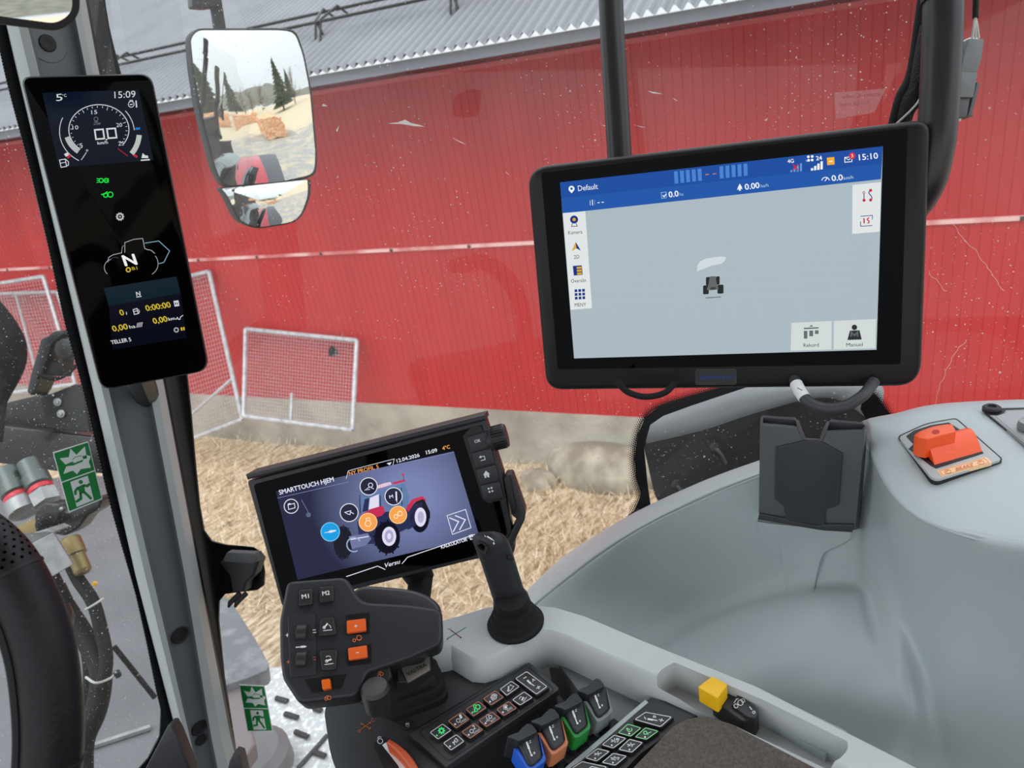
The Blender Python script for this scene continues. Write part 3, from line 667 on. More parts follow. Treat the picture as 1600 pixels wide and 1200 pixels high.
# work lamp bracket
t = thing('lamp_bracket', 'grey folded steel bracket holding a small round work lamp above the loader frame', 'lamp bracket', at_d(75, 610, 1.72))
pl = facing(80, 560, 1.72); db = mat('bracket_grey', (.035, .038, .04, 1), .4, metal=.3)
mb = MB(); mb.pp(pl, [(42, 612), (48, 585), (60, 545), (64, 530), (73, 526), (84, 518), (98, 515), (101, 521), (88, 530), (80, 540), (68, 575), (56, 606), (48, 618)], -.06, 0, db, .004, r=2); mb.build('bracket_arm', t)
mb = MB(); mb.pp(pl, [(68, 572), (74, 562), (86, 566), (100, 560), (99, 572), (96, 588), (70, 586)], -.05, -.01, blackm, .003); mb.build('clamp_plate', t)
mb = MB(); mb.lathe(pl.at(102, 545, -.05), pl.n, [(.012, 0), (.024, .01), (.026, .045), (.022, .055), (.001, .06)], charcoal, 20); mb.build('work_lamp', t)
mb = MB(); mb.tube(spline([pl.at(64, 590, .01), pl.at(70, 586, .02), pl.at(78, 590, .02), pl.at(92, 592, .01), pl.at(106, 584, 0), pl.at(118, 568, -.01)]), .004, rubber, 8); mb.build('cable_loop', t)
# dark covered hose bundle far left
mb = MB(); pl = facing(10, 560, 1.6)
mb.tube(spline([pl.at(-30, 470), pl.at(-8, 520), pl.at(2, 560), pl.at(-6, 610), pl.at(-14, 660)]), [.03+.02*math.sin(k*.13) for k in range(33)], mat('black_cover', (.009, .0095, .011, 1), .7, spec=.2, bump=(40, .5, .01)), 16)
mb.tube(spline([pl.at(5, 600), pl.at(2, 640), pl.at(-4, 690)]), .010, rubber, 8); mb.build('covered_hose_bundle', label='dark bagged hose bundle at the left edge of the photo, beyond the windscreen', cat='hose bundle')
# couplers, plates and hoses
cg = mat('coupler_grey_green', (.10, .12, .115, 1), .4, metal=.6); redr = mat('red_ring', rgb(190, 30, 50), .4)
CA = nrm(at_d(46, 800, 1.5)-at_d(14, 735, 1.53))
for (x, y, s, lab) in [(8, 735, 1.1, 'grey-green hydraulic coupling with a red ring, the left one of the pair'), (43, 722, 1.0, 'grey-green hydraulic coupling with a red ring, the right one of the pair, nearer the sticker')]:
    t = thing('hydraulic_coupling', lab, 'hydraulic coupling', at_d(x+30, y+70, 1.5), 'hydraulic couplings beyond the windscreen'); p0 = at_d(x, y, 1.53)
    mb = MB(); mb.lathe(p0, CA, [(.020*s, 0), (.022*s, .002), (.022*s, .035), (.026*s, .037), (.026*s, .06), (.023*s, .063)], cg, 20); mb.build('sleeve', t)
    mb = MB(); mb.lathe(p0+CA*.063, CA, [(.021*s, 0), (.024*s, .003), (.024*s, .012), (.021*s, .014)], redr if s == 1 else redr, 20); mb.build('ring', t)
    mb = MB(); mb.lathe(p0+CA*.077, CA, [(.026*s, 0), (.028*s, .003), (.028*s, .03), (.02*s, .032)], steel, 6 if s == 1 else 20); mb.build('collar', t)
mb = MB(); pl = facing(60, 850, 1.46); mb.pp(pl, [(6, 832), (62, 806), (66, 828), (16, 850)], -.03, .0, brass, .003); mb.build('brass_block', label='dull brass block under the left hydraulic coupling', cat='fitting')
t = thing('black_valve_disc', 'round black valve disc with a hose elbow, below the upper exit sticker', 'valve', at_d(85, 815, 1.44)); pl = facing(85, 815, 1.44)
mb = MB(); mb.pp(pl, [(52, 812), (56, 794), (72, 785), (92, 786), (106, 800), (150, 775), (160, 780), (154, 796), (136, 806), (122, 826), (100, 838), (60, 830)], -.04, 0, metalb, .006, r=5); mb.build('disc_plate', t)
mb = MB(); mb.tube(spline([pl.at(80, 835, .01), pl.at(78, 818, .025), pl.at(86, 806, .03), pl.at(96, 810, .02)]), .011, rubber, 12); mb.build('hose_elbow', t)
for (x, y) in ((68, 806), (97, 795)):
    mb = MB(); mb.lathe(pl.at(x, y, 0), pl.n, [(.004, 0), (.004, .003), (.001, .004)], steel, 8); mb.build('bolt', t)
mb = MB(); bx = nrm(at_d(136, 900, 1.4)-at_d(110, 840, 1.42)); mb.lathe(at_d(108, 842, 1.43), bx, [(.018, 0), (.020, .003), (.020, .035), (.016, .037), (.016, .07), (.013, .075)], brass, 20); mb.build('brass_fitting', label='brass hose fitting right of the folded steel plate', cat='fitting')
t = thing('folded_steel_plate', 'bare folded steel plate in front of the hoses, beside the steering wheel rim', 'steel plate', at_d(70, 915, 1.3)); pl = facing(80, 880, 1.3, .01, .0)
mb = MB(); mb.pp(pl, [(17, 865), (83, 832), (114, 882), (59, 914), (52, 914)], -.004, 0, steel, .001); mb.build('front_face', t, smooth=0)
mb = MB(); a = [pl.at(*q) for q in ((17, 865), (83, 832))]; bck = [p+nrm(p-EYE)*.03+np.array([-.05, .01, .03]) for p in a]; mb.add(a+bck, [(0, 1, 3, 2)], steel); mb.pp(pl, [(-12, 852), (0, 850), (74, 827), (84, 831), (20, 864), (0, 872)], -.06, -.002, steel, .001); mb.build('top_flange', t, smooth=0)
hs = mat('hose_black', (.008, .0085, .009, 1), .6, bump=(120, .3, .002), noise=(30, (.02, .02, .02, 1), .6, .8), spec=.2)
for (P, r, lab) in [
    ([(105, 870, 1.42), (122, 905, 1.42), (145, 940, 1.4), (158, 985, 1.38), (166, 1030, 1.36), (160, 1075, 1.34)], .012, 'outer black hydraulic hose with a yellow mark, nearest the pillar'),
    ([(75, 900, 1.44), (96, 940, 1.42), (125, 985, 1.40), (150, 1025, 1.38), (158, 1060, 1.36), (150, 1110, 1.34), (130, 1160, 1.32), (128, 1230, 1.3)], .019, 'thick black hydraulic hose running down past the steering wheel, middle one'),
    ([(90, 915, 1.46), (112, 960, 1.46), (136, 1010, 1.45), (142, 1060, 1.45), (136, 1110, 1.45), (126, 1170, 1.45), (122, 1230, 1.45)], .014, 'black hydraulic hose partly behind the thick one')]:
    mb = MB(); mb.tube(spline([at_d(*q) for q in P], 5), r, hs, 14); mb.build('hydraulic_hose', label=lab, cat='hose', group='hydraulic hoses beyond the windscreen')
mb = MB(); mb.lathe(at_d(148, 912, 1.395), nrm(ray(148, 912))*-1, [(.004, 0), (.005, .004), (.001, .006)], mat('yellow_mark', rgb(238, 180, 30), .5), 10); mb.build('yellow_plug', label='tiny yellow plug on the outer hydraulic hose', cat='plug')
mb = MB(); mb.tube(spline([at_d(134, 952, 1.37), at_d(145, 946, 1.36), at_d(162, 935, 1.38)]), .0022, mat('cable_tie', rgb(190, 190, 185), .5), 6); mb.build('cable_tie', label='pale cable tie round two hydraulic hoses', cat='cable tie', group='cable ties on the hoses')
mb = MB(); mb.tube(spline([at_d(134, 1058, 1.32), at_d(150, 1067, 1.31), at_d(172, 1060, 1.34), at_d(182, 1050, 1.34)]), .0022, MATS['cable_tie'], 6); mb.lathe(at_d(182, 1050, 1.34), (0, 0, -1), [(.006, 0), (.006, .01), (.002, .012)], charcoal, 8); mb.build('cable_tie', label='pale cable tie with a black stub lower down on the thick hose', cat='cable tie', group='cable ties on the hoses')
mb = MB(); mb.tube([at_d(178, 1010, 1.42), at_d(242, 1090, 1.45)], .005, rubber, 8); mb.build('wiper_arm', label='thin black rod running down behind the glass, left of the pillar foot', cat='rod')
mb = MB(); mb.tube(spline([at_d(92, 950, 1.3), at_d(98, 965, 1.3), at_d(94, 985, 1.3)]), .018, metalb, 12); mb.build('hose_cap', label='small glossy black cap just right of the steering wheel rim', cat='cap')
# bonnet side: pale grey sheet below the windscreen
pl = plane3((100, 1150, 1.9), (250, 1150, 1.9), (150, 800, 3.3))
t = thing('front_deck', 'grey speckled steel deck of the tractor below the windscreen', 'deck', at_d(150, 1150, 1.9))
mb = MB(); mb.pp(pl, [(-300, 1500), (-200, 860), (0, 760), (95, 745), (190, 742), (240, 790), (330, 1500)], -.02, 0, mat('deck_grey', rgb(92, 95, 99), .5, noise=(2.5, rgb(106, 109, 113), .4, .7), bump=(60, .15, .01)), .004); mb.build('deck_sheet', t)
mb = MB(); mb.tube([pl.at(20, 1210, .006), pl.at(235, 1140, .006)], .01, steel, 8); mb.build('deck_edge', t)

# outside right of the pillar: mudguard and perforated step
pl = facing(390, 1000, 1.75, 0, .25)
t = thing('front_mudguard', 'grey weathered front mudguard right of the pillar, under the latch', 'mudguard', at_d(370, 1040, 1.75))
mb = MB(); mg = mat('mudguard_grey', rgb(112, 116, 120), .6, noise=(24, rgb(150, 154, 158), .45, .75))
mb.pp(pl, [(338, 930), (358, 935), (376, 962), (400, 1000), (421, 1038), (418, 1046), (390, 1058), (340, 1075)], -.04, 0, mg, .012, r=4); mb.build('mudguard_shell', t)
mb = MB(); mb.pp(pl.off(-.02), [(338, 1000), (356, 1010), (375, 1062), (400, 1160), (350, 1230), (330, 1200)], -.04, 0, mat('mudguard_rose', rgb(128, 118, 120), .6), .008); mb.build('mudguard_side', t)
t = thing('perforated_step', 'silver perforated metal step with raised slots, below the terminal and left of the armrest', 'step', at_h(450, 1150, -1.55))
sp = hor(-1.55); stm = mat('step_alloy', rgb(188, 190, 192), .45, metal=.5, noise=(60, rgb(235, 236, 236), .5, .66), bump=(80, .5, .003))
mb = MB(); mb.pp(sp, [(368, 1080), (385, 1058), (420, 1042), (470, 1040), (560, 1100), (620, 1300), (340, 1300)], -.05, 0, stm, .01, r=6); mb.build('step_plate', t)
for (x, y, dx, dy) in [(441, 1095, 18, 5), (456, 1120, 20, 6), (472, 1149, 20, 8), (440, 1183, 22, 6), (497, 1110, 12, 4), (500, 1180, 18, 6)]:
    mb = MB(); mb.tube([sp.at(x-dx/2, y-dy/2, .004), sp.at(x+dx/2, y+dy/2, .004)], .0075, blackm, 8); mb.build('raised_slot', t)
mb = MB(); mb.tube([sp.at(466, 1202, .003), sp.at(512, 1150, .003)], .006, charcoal, 8); mb.build('step_seam', t)
mb = MB(); mb.lathe(at_h(395, 1180, -1.50), UP, [(.09, -.05), (.09, 0), (.07, .02), (.02, .03)], mat('hub_grey', rgb(110, 110, 112), .5), 24); mb.build('step_lamp', t)

# ================================================================== steering wheel
t = thing('steering_wheel', 'black stitched leather steering wheel, only its right rim in view at the lower left', 'steering wheel', at_d(-120, 1300, .45))
rim = [(-330, 835), (-150, 800), (-60, 826), (0, 872), (40, 938), (66, 1010), (78, 1090), (80, 1170), (70, 1260), (40, 1360), (-20, 1470)]
S = spline([at_d(x, y, .42+.0*i) for i, (x, y) in enumerate(rim)], 10)
def tub(a, b): return S[a:b]
mb = MB(); mb.tube(S, .0165, leather, 28); mb.build('rim', t, smooth=60)
mb = MB()
for k in (34, 72):
    d = nrm(S[k+1]-S[k]); mb.lathe(S[k]-d*.001, d, [(.0150, 0), (.0171, .0002), (.0171, .002), (.0150, .0022)], blackm, 28)
mb.build('leather_seam', t)
mb = MB(); vd = nrm(ray(40, 1050))
for k in range(8, len(S)-2):
    for s in range(3):
        q = S[k]+(S[k+1]-S[k])*s/3; d = nrm(S[k+1]-S[k]); sd = nrm(np.cross(vd, d)); sd = sd if sd.dot(at_d(0, 1000, .42)-at_d(100, 1000, .42)) > 0 else -sd
        a = q+sd*.0158-vd*.0060; mb.tube([a-d*.0022, a+sd*.0022+d*.002], .0011, blackm, 5, False)
mb.build('stitching', t)
mb = MB()
for i in range(9):
    for j in range(8):
        k = 23+i*1.2; k0 = int(k); q = S[k0]+(S[k0+1]-S[k0])*(k-k0); d = nrm(S[k0+1]-S[k0]); sd = nrm(np.cross(vd, d)); a = -1.15+j*.33+(i % 2)*.16
        nn_ = -vd*math.cos(a)+sd*math.sin(a); mb.lathe(q+nn_*.0160, nn_, [(.0010, 0), (.0010, .0006)], mat('hole_black', (.001, .001, .001, 1), 1, spec=0), 6)
mb.build('perforation', t)

# ================================================================== tall display on the pillar
pd = quadplane([(31, 120), (243, 114), (332, 580), (152, 615)], .125)
PB = rpoly([(31, 119), (237, 114), (329, 580), (158, 612)], [16, 20, 22, 20], 6)
t = thing('pillar_display', 'tall narrow black instrument display mounted on the grey pillar', 'display', pd.at(245, 598, -.02))
mb = MB(); mb.pp(pd, PB, -.030, -.003, charcoal, .005, back=.004); mb.build('housing', t)
mb = MB(); mb.pp(pd, [(PB_x, PB_y) for PB_x, PB_y in rpoly([(34, 121), (235, 116), (326, 578), (159, 609)], [15, 19, 21, 19], 6)], -.004, .0015, blackg, .0015); mb.build('front_glass', t)
for a_, b_ in (((215, 590), (230, 620)), ((190, 400), (190, 420))):
    mb = MB(); mb.tube([pd.at(*a_, -.03), at_y(*b_, .985)], .016, charcoal, 12); mb.build('mounting_bracket', t)
g = MB(); H = .0018; W_ = lit(205, 210, 212); GR = lit(20, 230, 60); Y_ = lit(205, 180, 50); B_ = lit(20, 110, 200); R_ = lit(190, 30, 60)
g.flat(pd, [(66, 145), (216, 140), (240, 250), (92, 262)], H-.0001, lit(4, 12, 28)); g.flat(pd, [(66, 145), (160, 142), (150, 180), (80, 200)], H-.00005, lit(5, 16, 34))
g.flat(pd, [(162, 450), (276, 432), (282, 458), (170, 478)], H-.0001, lit(6, 30, 42)); g.flat(pd, [(170, 478), (282, 458), (292, 528), (176, 546)], H-.0001, lit(8, 10, 24))
g.text(pd, '5', (88, 158), (98, 157), 11, H, W_); g.text(pd, '\u00b0C', (98, 152), (104, 151), 4.5, H, W_)
g.text(pd, '15:09', (179, 153.5), (212, 152), 10.5, H, W_)
c = (154.5, 202.5)
g.arc(pd, c, 47, 128, 395, 1.3, H, W_, 48, ry=39)
for k in range(26):
    a = math.radians(128+267*k/25); r0 = .95; l = 5 if k % 5 == 0 else 3
    if k < 5: l = 2.5
    p = (c[0]+47*math.cos(a)*r0, c[1]+39*math.sin(a)*r0); q = (c[0]+(47-l-2)*math.cos(a), c[1]+(39-l-2)*math.sin(a)); g.line(pd, [p, q], .8, H, W_)
g.arc(pd, (154, 203), 51, 128, 165, 7.5, H, lit(175, 180, 182), 14, ry=43)
for s, x, y in (('15', 143, 178.5), ('10', 113.5, 202.5), ('20', 182, 198.5), ('25', 185, 227.5), ('5', 124.5, 230.5)): g.text(pd, s, (x, y), (x+(9 if len(s) > 1 else 5), y-.6), 6.2, H, W_)
g.text(pd, '0', (134.5, 237), (138, 236.6), 3.5, H, W_); g.line(pd, [(127, 250), (135, 238)], 1, H, W_)
def seg0(x, y, w_, h_, sl):   # a square cornered zero
    g.line(pd, [(x, y), (x+w_, y-1), (x+w_+sl, y+h_-1), (x+sl, y+h_)], 2.4, H, W_, True)
seg0(148, 203, 13, 14.5, 2); seg0(167, 201.5, 13, 14.5, 2.2); g.circ(pd, (166.5, 218), 1.3, H, W_, 8)
g.text(pd, 'km/h', (152.5, 226), (168.5, 224.5), 5, H, W_, bold=.02); g.text(pd, 'x100', (146.5, 195.5), (157, 194.5), 3.4, H, lit(120, 130, 135))
g.arc(pd, (150, 186), 3.2, 0, 360, .7, H, lit(120, 130, 135), 12); g.line(pd, [(147, 191), (153, 190.5)], .7, H, lit(120, 130, 135))
g.arc(pd, (150, 205), 57, 118, 204, 1.1, H, W_, 20, ry=52)
g.flat(pd, [(100, 241), (105, 238), (108, 242), (103, 245)], H, W_); g.flat(pd, [(104, 245), (110, 241), (112, 244), (106, 248)], H, R_)
g.arc(pd, (150, 208), 60, -40, -5, 1.1, H, W_, 14, ry=54)
g.flat(pd, [(211.5, 199.5), (219, 199), (219, 202.3), (211.5, 203)], H, B_)
g.arc(pd, (152, 208), 65.5, 3, 35, 8, H, lit(180, 190, 180), 14, ry=56); g.flat(pd, [(209, 240), (215.5, 244), (213.5, 247), (207.5, 243)], H, R_)
g.line(pd, [(184, 232), (200, 244)], 1, H, R_)
g.flat(pd, [(221, 247), (223, 239), (227, 243), (231, 243), (232, 247)], H, W_); g.line(pd, [(220, 250.5), (234, 249.5)], 2, H, W_)
g.line(pd, [(93, 250), (102, 248.5), (104, 260), (95.5, 261.5)], 1.3, H, W_, True); g.line(pd, [(94, 255), (103, 253.5)], 1, H, W_); g.line(pd, [(103, 249), (107, 253), (107, 258), (104.5, 259)], 1.2, H, W_)
g.arc(pd, (205, 163), 4.6, 0, 360, 1, H, W_, 14); g.line(pd, [(202.5, 159), (203, 156.8), (207, 156.6), (207.5, 159)], 1, H, W_); g.line(pd, [(202.8, 163.5), (207.5, 163)], 1.4, H, W_); g.line(pd, [(212.5, 157), (213.5, 168)], 2, H, W_)
# lamps
for sx, x0 in ((-1, 157), (1, 164)):
    g.arc(pd, (x0-2*sx*-1 if sx > 0 else x0+1, 282), 3.2, 0, 360, 1.6, H, GR, 12)
    for dy in (-3, 0, 3): g.line(pd, [(x0-6+(0 if sx < 0 else 6.5), 282+dy*1.1), (x0-2+(0 if sx < 0 else 8), 282+dy*.8)], 1.1, H, GR)
g.arc(pd, (165, 305), 3.2, 0, 360, 1.6, H, GR, 12); g.arc(pd, (172.5, 304), 4, 0, 360, 1.5, H, GR, 12); g.line(pd, [(158, 304), (163, 303), (168, 299.5)], 1.8, H, GR)
g.arc(pd, (187.5, 338.5), 4.6, 0, 360, 2.2, H, lit(190, 190, 190), 14); g.circ(pd, (187.5, 338.5), 1.8, H, lit(150, 150, 150), 8)
for k in range(10):
    a = k*.628; g.line(pd, [(187.5+5*math.cos(a), 338.5+5*math.sin(a)), (187.5+6.6*math.cos(a), 338.5+6.6*math.sin(a))], 1.4, H, lit(190, 190, 190))
# outline tractor
ol = lit(165, 170, 178); oc = lit(120, 165, 185)
g.line(pd, [(168, 410), (170, 402), (177, 398), (190, 395)], 1, H, ol); g.line(pd, [(190, 396), (191, 386), (193, 384)], .8, H, ol); g.line(pd, [(195, 395), (195, 379), (209, 374), (223, 372.5), (226, 388), (230, 390), (236, 391), (242, 396)], 1, H, ol)
g.line(pd, [(226, 380), (248, 376.5), (265, 392), (256, 410), (248, 412)], 1.2, H, oc)
g.arc(pd, (228, 412), 19, -40, 60, .9, H, ol, 16); g.arc(pd, (176, 418), 13, 130, 260, .9, H, ol, 14); g.arc(pd, (180, 412), 10, 200, 300, .6, H, lit(70, 75, 85), 10)
g.text(pd, 'N', (196, 415.5), (214.5, 413), 17, H+.0001, lit(235, 238, 240), bold=.05, lean=-3.5)
g.arc(pd, (200.5, 421.5), 3.2, 0, 360, 1.9, H, Y_, 14); g.text(pd, 'B1', (207, 422), (215, 421), 5, H, Y_, lean=-1)
g.text(pd, 'N', (213.5, 462.5), (219.5, 461.5), 6.5, H, W_, bold=.04); g.line(pd, [(213, 464.3), (221, 463)], 1.3, H, W_)
g.text(pd, '0', (188.5, 493), (194.5, 492), 9, H, Y_, bold=.03, lean=-1.5); g.text(pd, 'l', (197.5, 491.7), (198.6, 491.5), 4.5, H, W_)
g.line(pd, [(208, 484), (214, 482), (216, 490), (210, 491.3)], 1.3, H, W_, True); g.line(pd, [(209, 487), (215, 485.6)], 1.1, H, W_); g.line(pd, [(216, 483), (218, 487), (216.5, 490)], 1, H, W_)
g.text(pd, '0:00:00', (229, 486), (267.5, 480), 9, H, Y_, bold=.03, lean=-1.5)
g.line(pd, [(272, 471), (278, 470), (279.5, 477.2), (273.5, 478.2)], 1.6, H, W_, True); g.flat(pd, [(273.5, 471.5), (278, 471), (276, 474.2), (279, 477), (274, 477.5), (275.5, 474.4)], H, W_)
g.text(pd, '0,00', (177, 518), (200.5, 514), 9, H, Y_, bold=.03, lean=-1.5); g.text(pd, 'ha', (203, 513.5), (212, 512), 5.5, H, W_, bold=.02, lean=-1)
for k in range(5): g.line(pd, [(213.5+k*1.9, 512-k*.3), (216.5+k*1.9-1.5, 504.5-k*.3)], 1.1, H, lit(170, 170, 172))
g.text(pd, '0,00', (240.5, 506), (262.5, 502), 9, H, Y_, bold=.03, lean=-1.5); g.text(pd, 'km', (264, 501), (274, 499.3), 5, H, W_, bold=.03, lean=-1)
g.line(pd, [(275, 499.5), (277, 496), (279, 499), (281, 499), (282, 495.5), (284, 494), (286, 492.5)], 1.2, H, W_)
g.arc(pd, (275.5, 515.5), 3.2, 0, 360, 1.8, H, lit(170, 170, 170), 12); g.line(pd, [(283.3, 511.5), (284, 516.5)], 2.6, H, Y_); g.line(pd, [(287, 511), (287.6, 516)], 2.4, H, Y_)
g.text(pd, 'TELLER 5', (174.5, 538), (205.5, 533), 6, H, lit(210, 210, 212), bold=.03, lean=-1)
g.build('display_graphics', t, smooth=0)

# ================================================================== handrail and bent tube behind the large monitor
tub_m = mat('tube_black', (.016, .017, .019, 1), .35, bump=(500, .08, .0005))
mb = MB(); mb.tube([at_d(934, -480, .735), at_d(952, -60, .735), at_d(957, 60, .735), at_d(963, 160, .735), at_d(969, 260, .735), at_d(978, 400, .735)], .0122, tub_m, 24)
mb.build('grab_rail', label='straight black tube running down behind the left part of the large monitor', cat='tube')
t = thing('mounting_tube', 'thick bent black tube holding the large monitor, at its upper right', 'tube', at_d(1440, 350, .625))
mb = MB(); mb.tube(spline([at_d(1484, -480, .58), at_d(1476, -160, .60), at_d(1474, 0, .60), at_d(1471, 90, .605), at_d(1466, 180, .61), at_d(1460, 235, .615), at_d(1445, 290, .625), at_d(1410, 335, .645), at_d(1340, 370, .68)], 8), .0150, tub_m, 28); mb.build('bent_tube', t, smooth=60)
mb = MB(); mb.tube([at_d(1474, -70, .60), at_d(1474, 2, .60)], .0165, black, 28); mb.build('upper_sleeve', t)
mb = MB()
for (x0, y0, xa, ya, x1, y1, r, m) in [(1443, -10, 1425, 110, 1392, 196, .0045, rubber), (1452, 40, 1432, 130, 1404, 196, .0075, mat('braided_sleeve', (.02, .02, .021, 1), .8, bump=(420, .9, .003))), (1448, 120, 1436, 155, 1412, 194, .004, rubber)]:
    tt = MB(); tt.tube(spline([at_d(x0, y0, .64), at_d(xa, ya, .655), at_d((xa+x1)/2-2, (ya+y1)/2, .66), at_d(x1, y1+14, .67)], 8), r, m, 14)
    tt.build('monitor_cable', label={.0045: 'smooth black cable, left edge of the bundle beside the bent tube', .0075: 'braided black cable sleeve between the two smooth cables beside the bent tube', .004: 'short thin black cable nearest the bent tube above the monitor corner'}[r], cat='cable', group='cables above the monitor')
tt = MB(); tt.tube(spline([at_d(1444, 140, .645), at_d(1430, 165, .645), at_d(1398, 196, .65)], 8), .0009, mat('pale_wire', rgb(200, 200, 195), .5), 6); tt.build('pale_wire', label='thin pale wire lying on the cable bundle above the monitor', cat='wire')
# connector hanging at the right of the tube
t = thing('cable_connector', 'grey two-part cable connector hanging to the right of the bent tube', 'connector', at_d(1503, 187, .62)); cgm = mat('connector_grey', (.13, .14, .14, 1), .5)
pl = facing(1515, 110, .62, .02)
mb = MB(); mb.pp(pl, rpoly([(1514, 60), (1538, 61), (1534, 90), (1527, 113), (1502, 113), (1506, 90)], 2), -.016, 0, cgm, .003); mb.build('upper_body', t)
mb = MB(); mb.pp(pl, rpoly([(1498, 112), (1528, 113), (1521, 152), (1492, 152)], 2), -.018, .002, cgm, .003); mb.build('middle_body', t)
mb = MB(); mb.pp(pl, rpoly([(1493, 152), (1516, 153), (1511, 183), (1491, 184)], 2), -.016, 0, dgrey, .003); mb.build('lower_body', t)
mb = MB(); mb.pp(pl, [(1527, 128), (1532, 129), (1524, 164), (1520, 176), (1521, 181), (1511, 183), (1514, 176), (1518, 160)], -.010, -.002, dgrey, .001); mb.pp(pl, [(1506, 75), (1503, 76), (1498, 112), (1502, 112)], -.012, -.003, blackm, .001); mb.build('locking_clip', t)
mb = MB(); mb.pp(pl, rpoly([(1492, 183), (1503, 184), (1502, 189), (1493, 188)], 1), -.010, -.003, white, .001); mb.pp(pl, rpoly([(1511, 60), (1524, 56), (1530, 60), (1530, 68), (1508, 72)], 2), -.014, -.004, white, .001); mb.build('white_seal', t)
mb = MB()
for dx in (0, 4, 8): mb.tube(spline([at_d(1524, 26, .612), at_d(1522+dx*.6, 40, .612), at_d(1519+dx*1.3, 60, .614)], 5), .0010, MATS['pale_wire'], 6)
mb.build('wires', t)
mb = MB(); mb.tube([at_d(1530, -400, .612), at_d(1526, -50, .612), at_d(1525, 0, .612), at_d(1524, 28, .612)], .0024, rubber, 12); mb.build('cable', t)

# ================================================================== large monitor
mo = quadplane([(821, 263), (1455, 184), (1440, 604), (851, 610)], .345)
t = thing('guidance_monitor', 'large wide black monitor with a blue and pale grey map screen, upper right', 'monitor', mo.at(1150, 606, -.02))
BP = rpoly([(821, 262), (1455, 185), (1440, 605), (852, 611)], [34, 26, 40, 26], 7)
mb = MB(); mb.pp(mo, BP, -.034, 0, black, .006, back=.010)
ho = mb.build('housing', t, smooth=40)
mb = MB(); mb.pp(mo, rpoly([(845.5, 270), (1418, 200), (1407, 569), (871.5, 577)], [3, 3, 3, 3], 2), -.001, .0008, blackg); mb.build('front_glass', t)
def mrect(L, h, m): g.flat(mo, L, h, m)
def sc(a, b):   # screen position 0..1 -> photo point (bilinear over the lit area)
    q = [np.array(x, float) for x in ((875, 285), (1379.5, 228.5), (1369.5, 546.5), (897, 560))]
    p = mo.uv(*q[0]); p = [np.array(mo.uv(*z)) for z in q]
    return (1-b)*((1-a)*p[0]+a*p[1])+b*((1-a)*p[3]+a*p[2])
g = MB(); H = .0010; Wt = lit(240, 242, 245); bl1 = lit(18, 74, 158); bl2 = lit(24, 84, 168); scr = lit(170, 184, 192); pnl = lit(222, 228, 228); navy = lit(24, 44, 128); gold = lit(214, 168, 30); rd_ = lit(200, 30, 60)
mrect([(875, 285), (1379.5, 228.5), (1369.5, 546.5), (897, 560)], H, scr)
mrect([(875, 285), (1379.5, 228.5), (1378, 256), (877, 310)], H+.0001, bl1); mrect([(877, 310), (1378, 256), (1376.5, 280), (879, 333.5)], H+.0001, bl2)
# location pin and name
g.circ(mo, (893, 295), 4.7, H+.0002, Wt, 16); g.flat(mo, [(888.8, 297.5), (897.2, 296.7), (893.3, 302)], H+.00021, Wt); g.circ(mo, (893, 294.8), 2, H+.0003, bl1, 10)
H2 = H+.0002
g.text(mo, 'Default', (903.5, 298.5), (934.5, 295), 8.5, H2, Wt)
g.line(mo, [(925.5, 312), (926, 321)], 1.2, H2, Wt); g.line(mo, [(922, 313), (922.4, 321)], .7, H2, Wt); g.line(mo, [(929, 312), (929.4, 320)], .7, H2, lit(120, 160, 210)); g.line(mo, [(933.5, 316.8), (937, 316.5)], 1.3, H2, Wt); g.line(mo, [(940, 316.2), (943.5, 315.8)], 1.3, H2, Wt)
g.line(mo, [(1033, 301), (1041, 300), (1041.5, 309), (1034, 310)], .8, H2, lit(150, 190, 225), True); g.line(mo, [(1035.5, 305), (1037.5, 307.5), (1041, 303)], 1.4, H2, Wt)
g.text(mo, '0.0', (1045.5, 308.5), (1060.5, 306.5), 9, H2, Wt, bold=.03); g.text(mo, 'ha', (1062, 306), (1068, 305.4), 5, H2, lit(150, 190, 225))
g.flat(mo, [(1156, 287), (1159, 292), (1160, 296), (1157.5, 294.5), (1157.5, 298), (1154.5, 298), (1154.5, 295), (1151.5, 297), (1153, 292.5)], H2, Wt)
g.text(mo, '0.00', (1164.5, 296.5), (1187, 293.5), 9, H2, Wt, bold=.03); g.text(mo, 'ha/h', (1189, 293), (1201, 291.5), 5, H2, lit(170, 200, 230))
for k in range(5):
    x = 1053+k*9.2; g.flat(mo, [(x, 268-k*1.0), (x+6, 267.4-k*1.0), (x+7, 286.5-k*1.05), (x+1.2, 287-k*1.05)], H2, lit(70, 130, 205))
    x = 1124+k*9.4; g.flat(mo, [(x, 260-k*1.0), (x+6, 259.4-k*1.0), (x+6.6, 278.5-k*1.05), (x+.8, 279-k*1.05)], H2, lit(70, 130, 205))
g.line(mo, [(1102, 273), (1107.5, 272.5)], 1.3, H2, lit(220, 130, 90)); g.line(mo, [(1113.5, 271.8), (1119, 271.3)], 1.3, H2, lit(220, 130, 90))
g.text(mo, '4G', (1231, 255), (1240.5, 254), 6, H2, Wt, bold=.02)
for k in range(4): x = 1235+k*5; g.flat(mo, [(x, 266-k*3.6), (x+3, 265.6-k*3.6), (x+3, 269-k*.5), (x, 269.4-k*.5)], H2, lit(100, 150, 215))
g.line(mo, [(1239, 257), (1247, 266)], 2, H2+.0001, rd_); g.line(mo, [(1247, 257), (1239, 266)], 2, H2+.0001, rd_)
for (x, y) in ((1263, 245), (1269, 250), (1269, 244.5), (1263.5, 250.5)): g.circ(mo, (x, y), 2.2, H2, Wt, 8)
g.line(mo, [(1261, 253), (1259.5, 250)], 1.2, H2, lit(150, 190, 225))
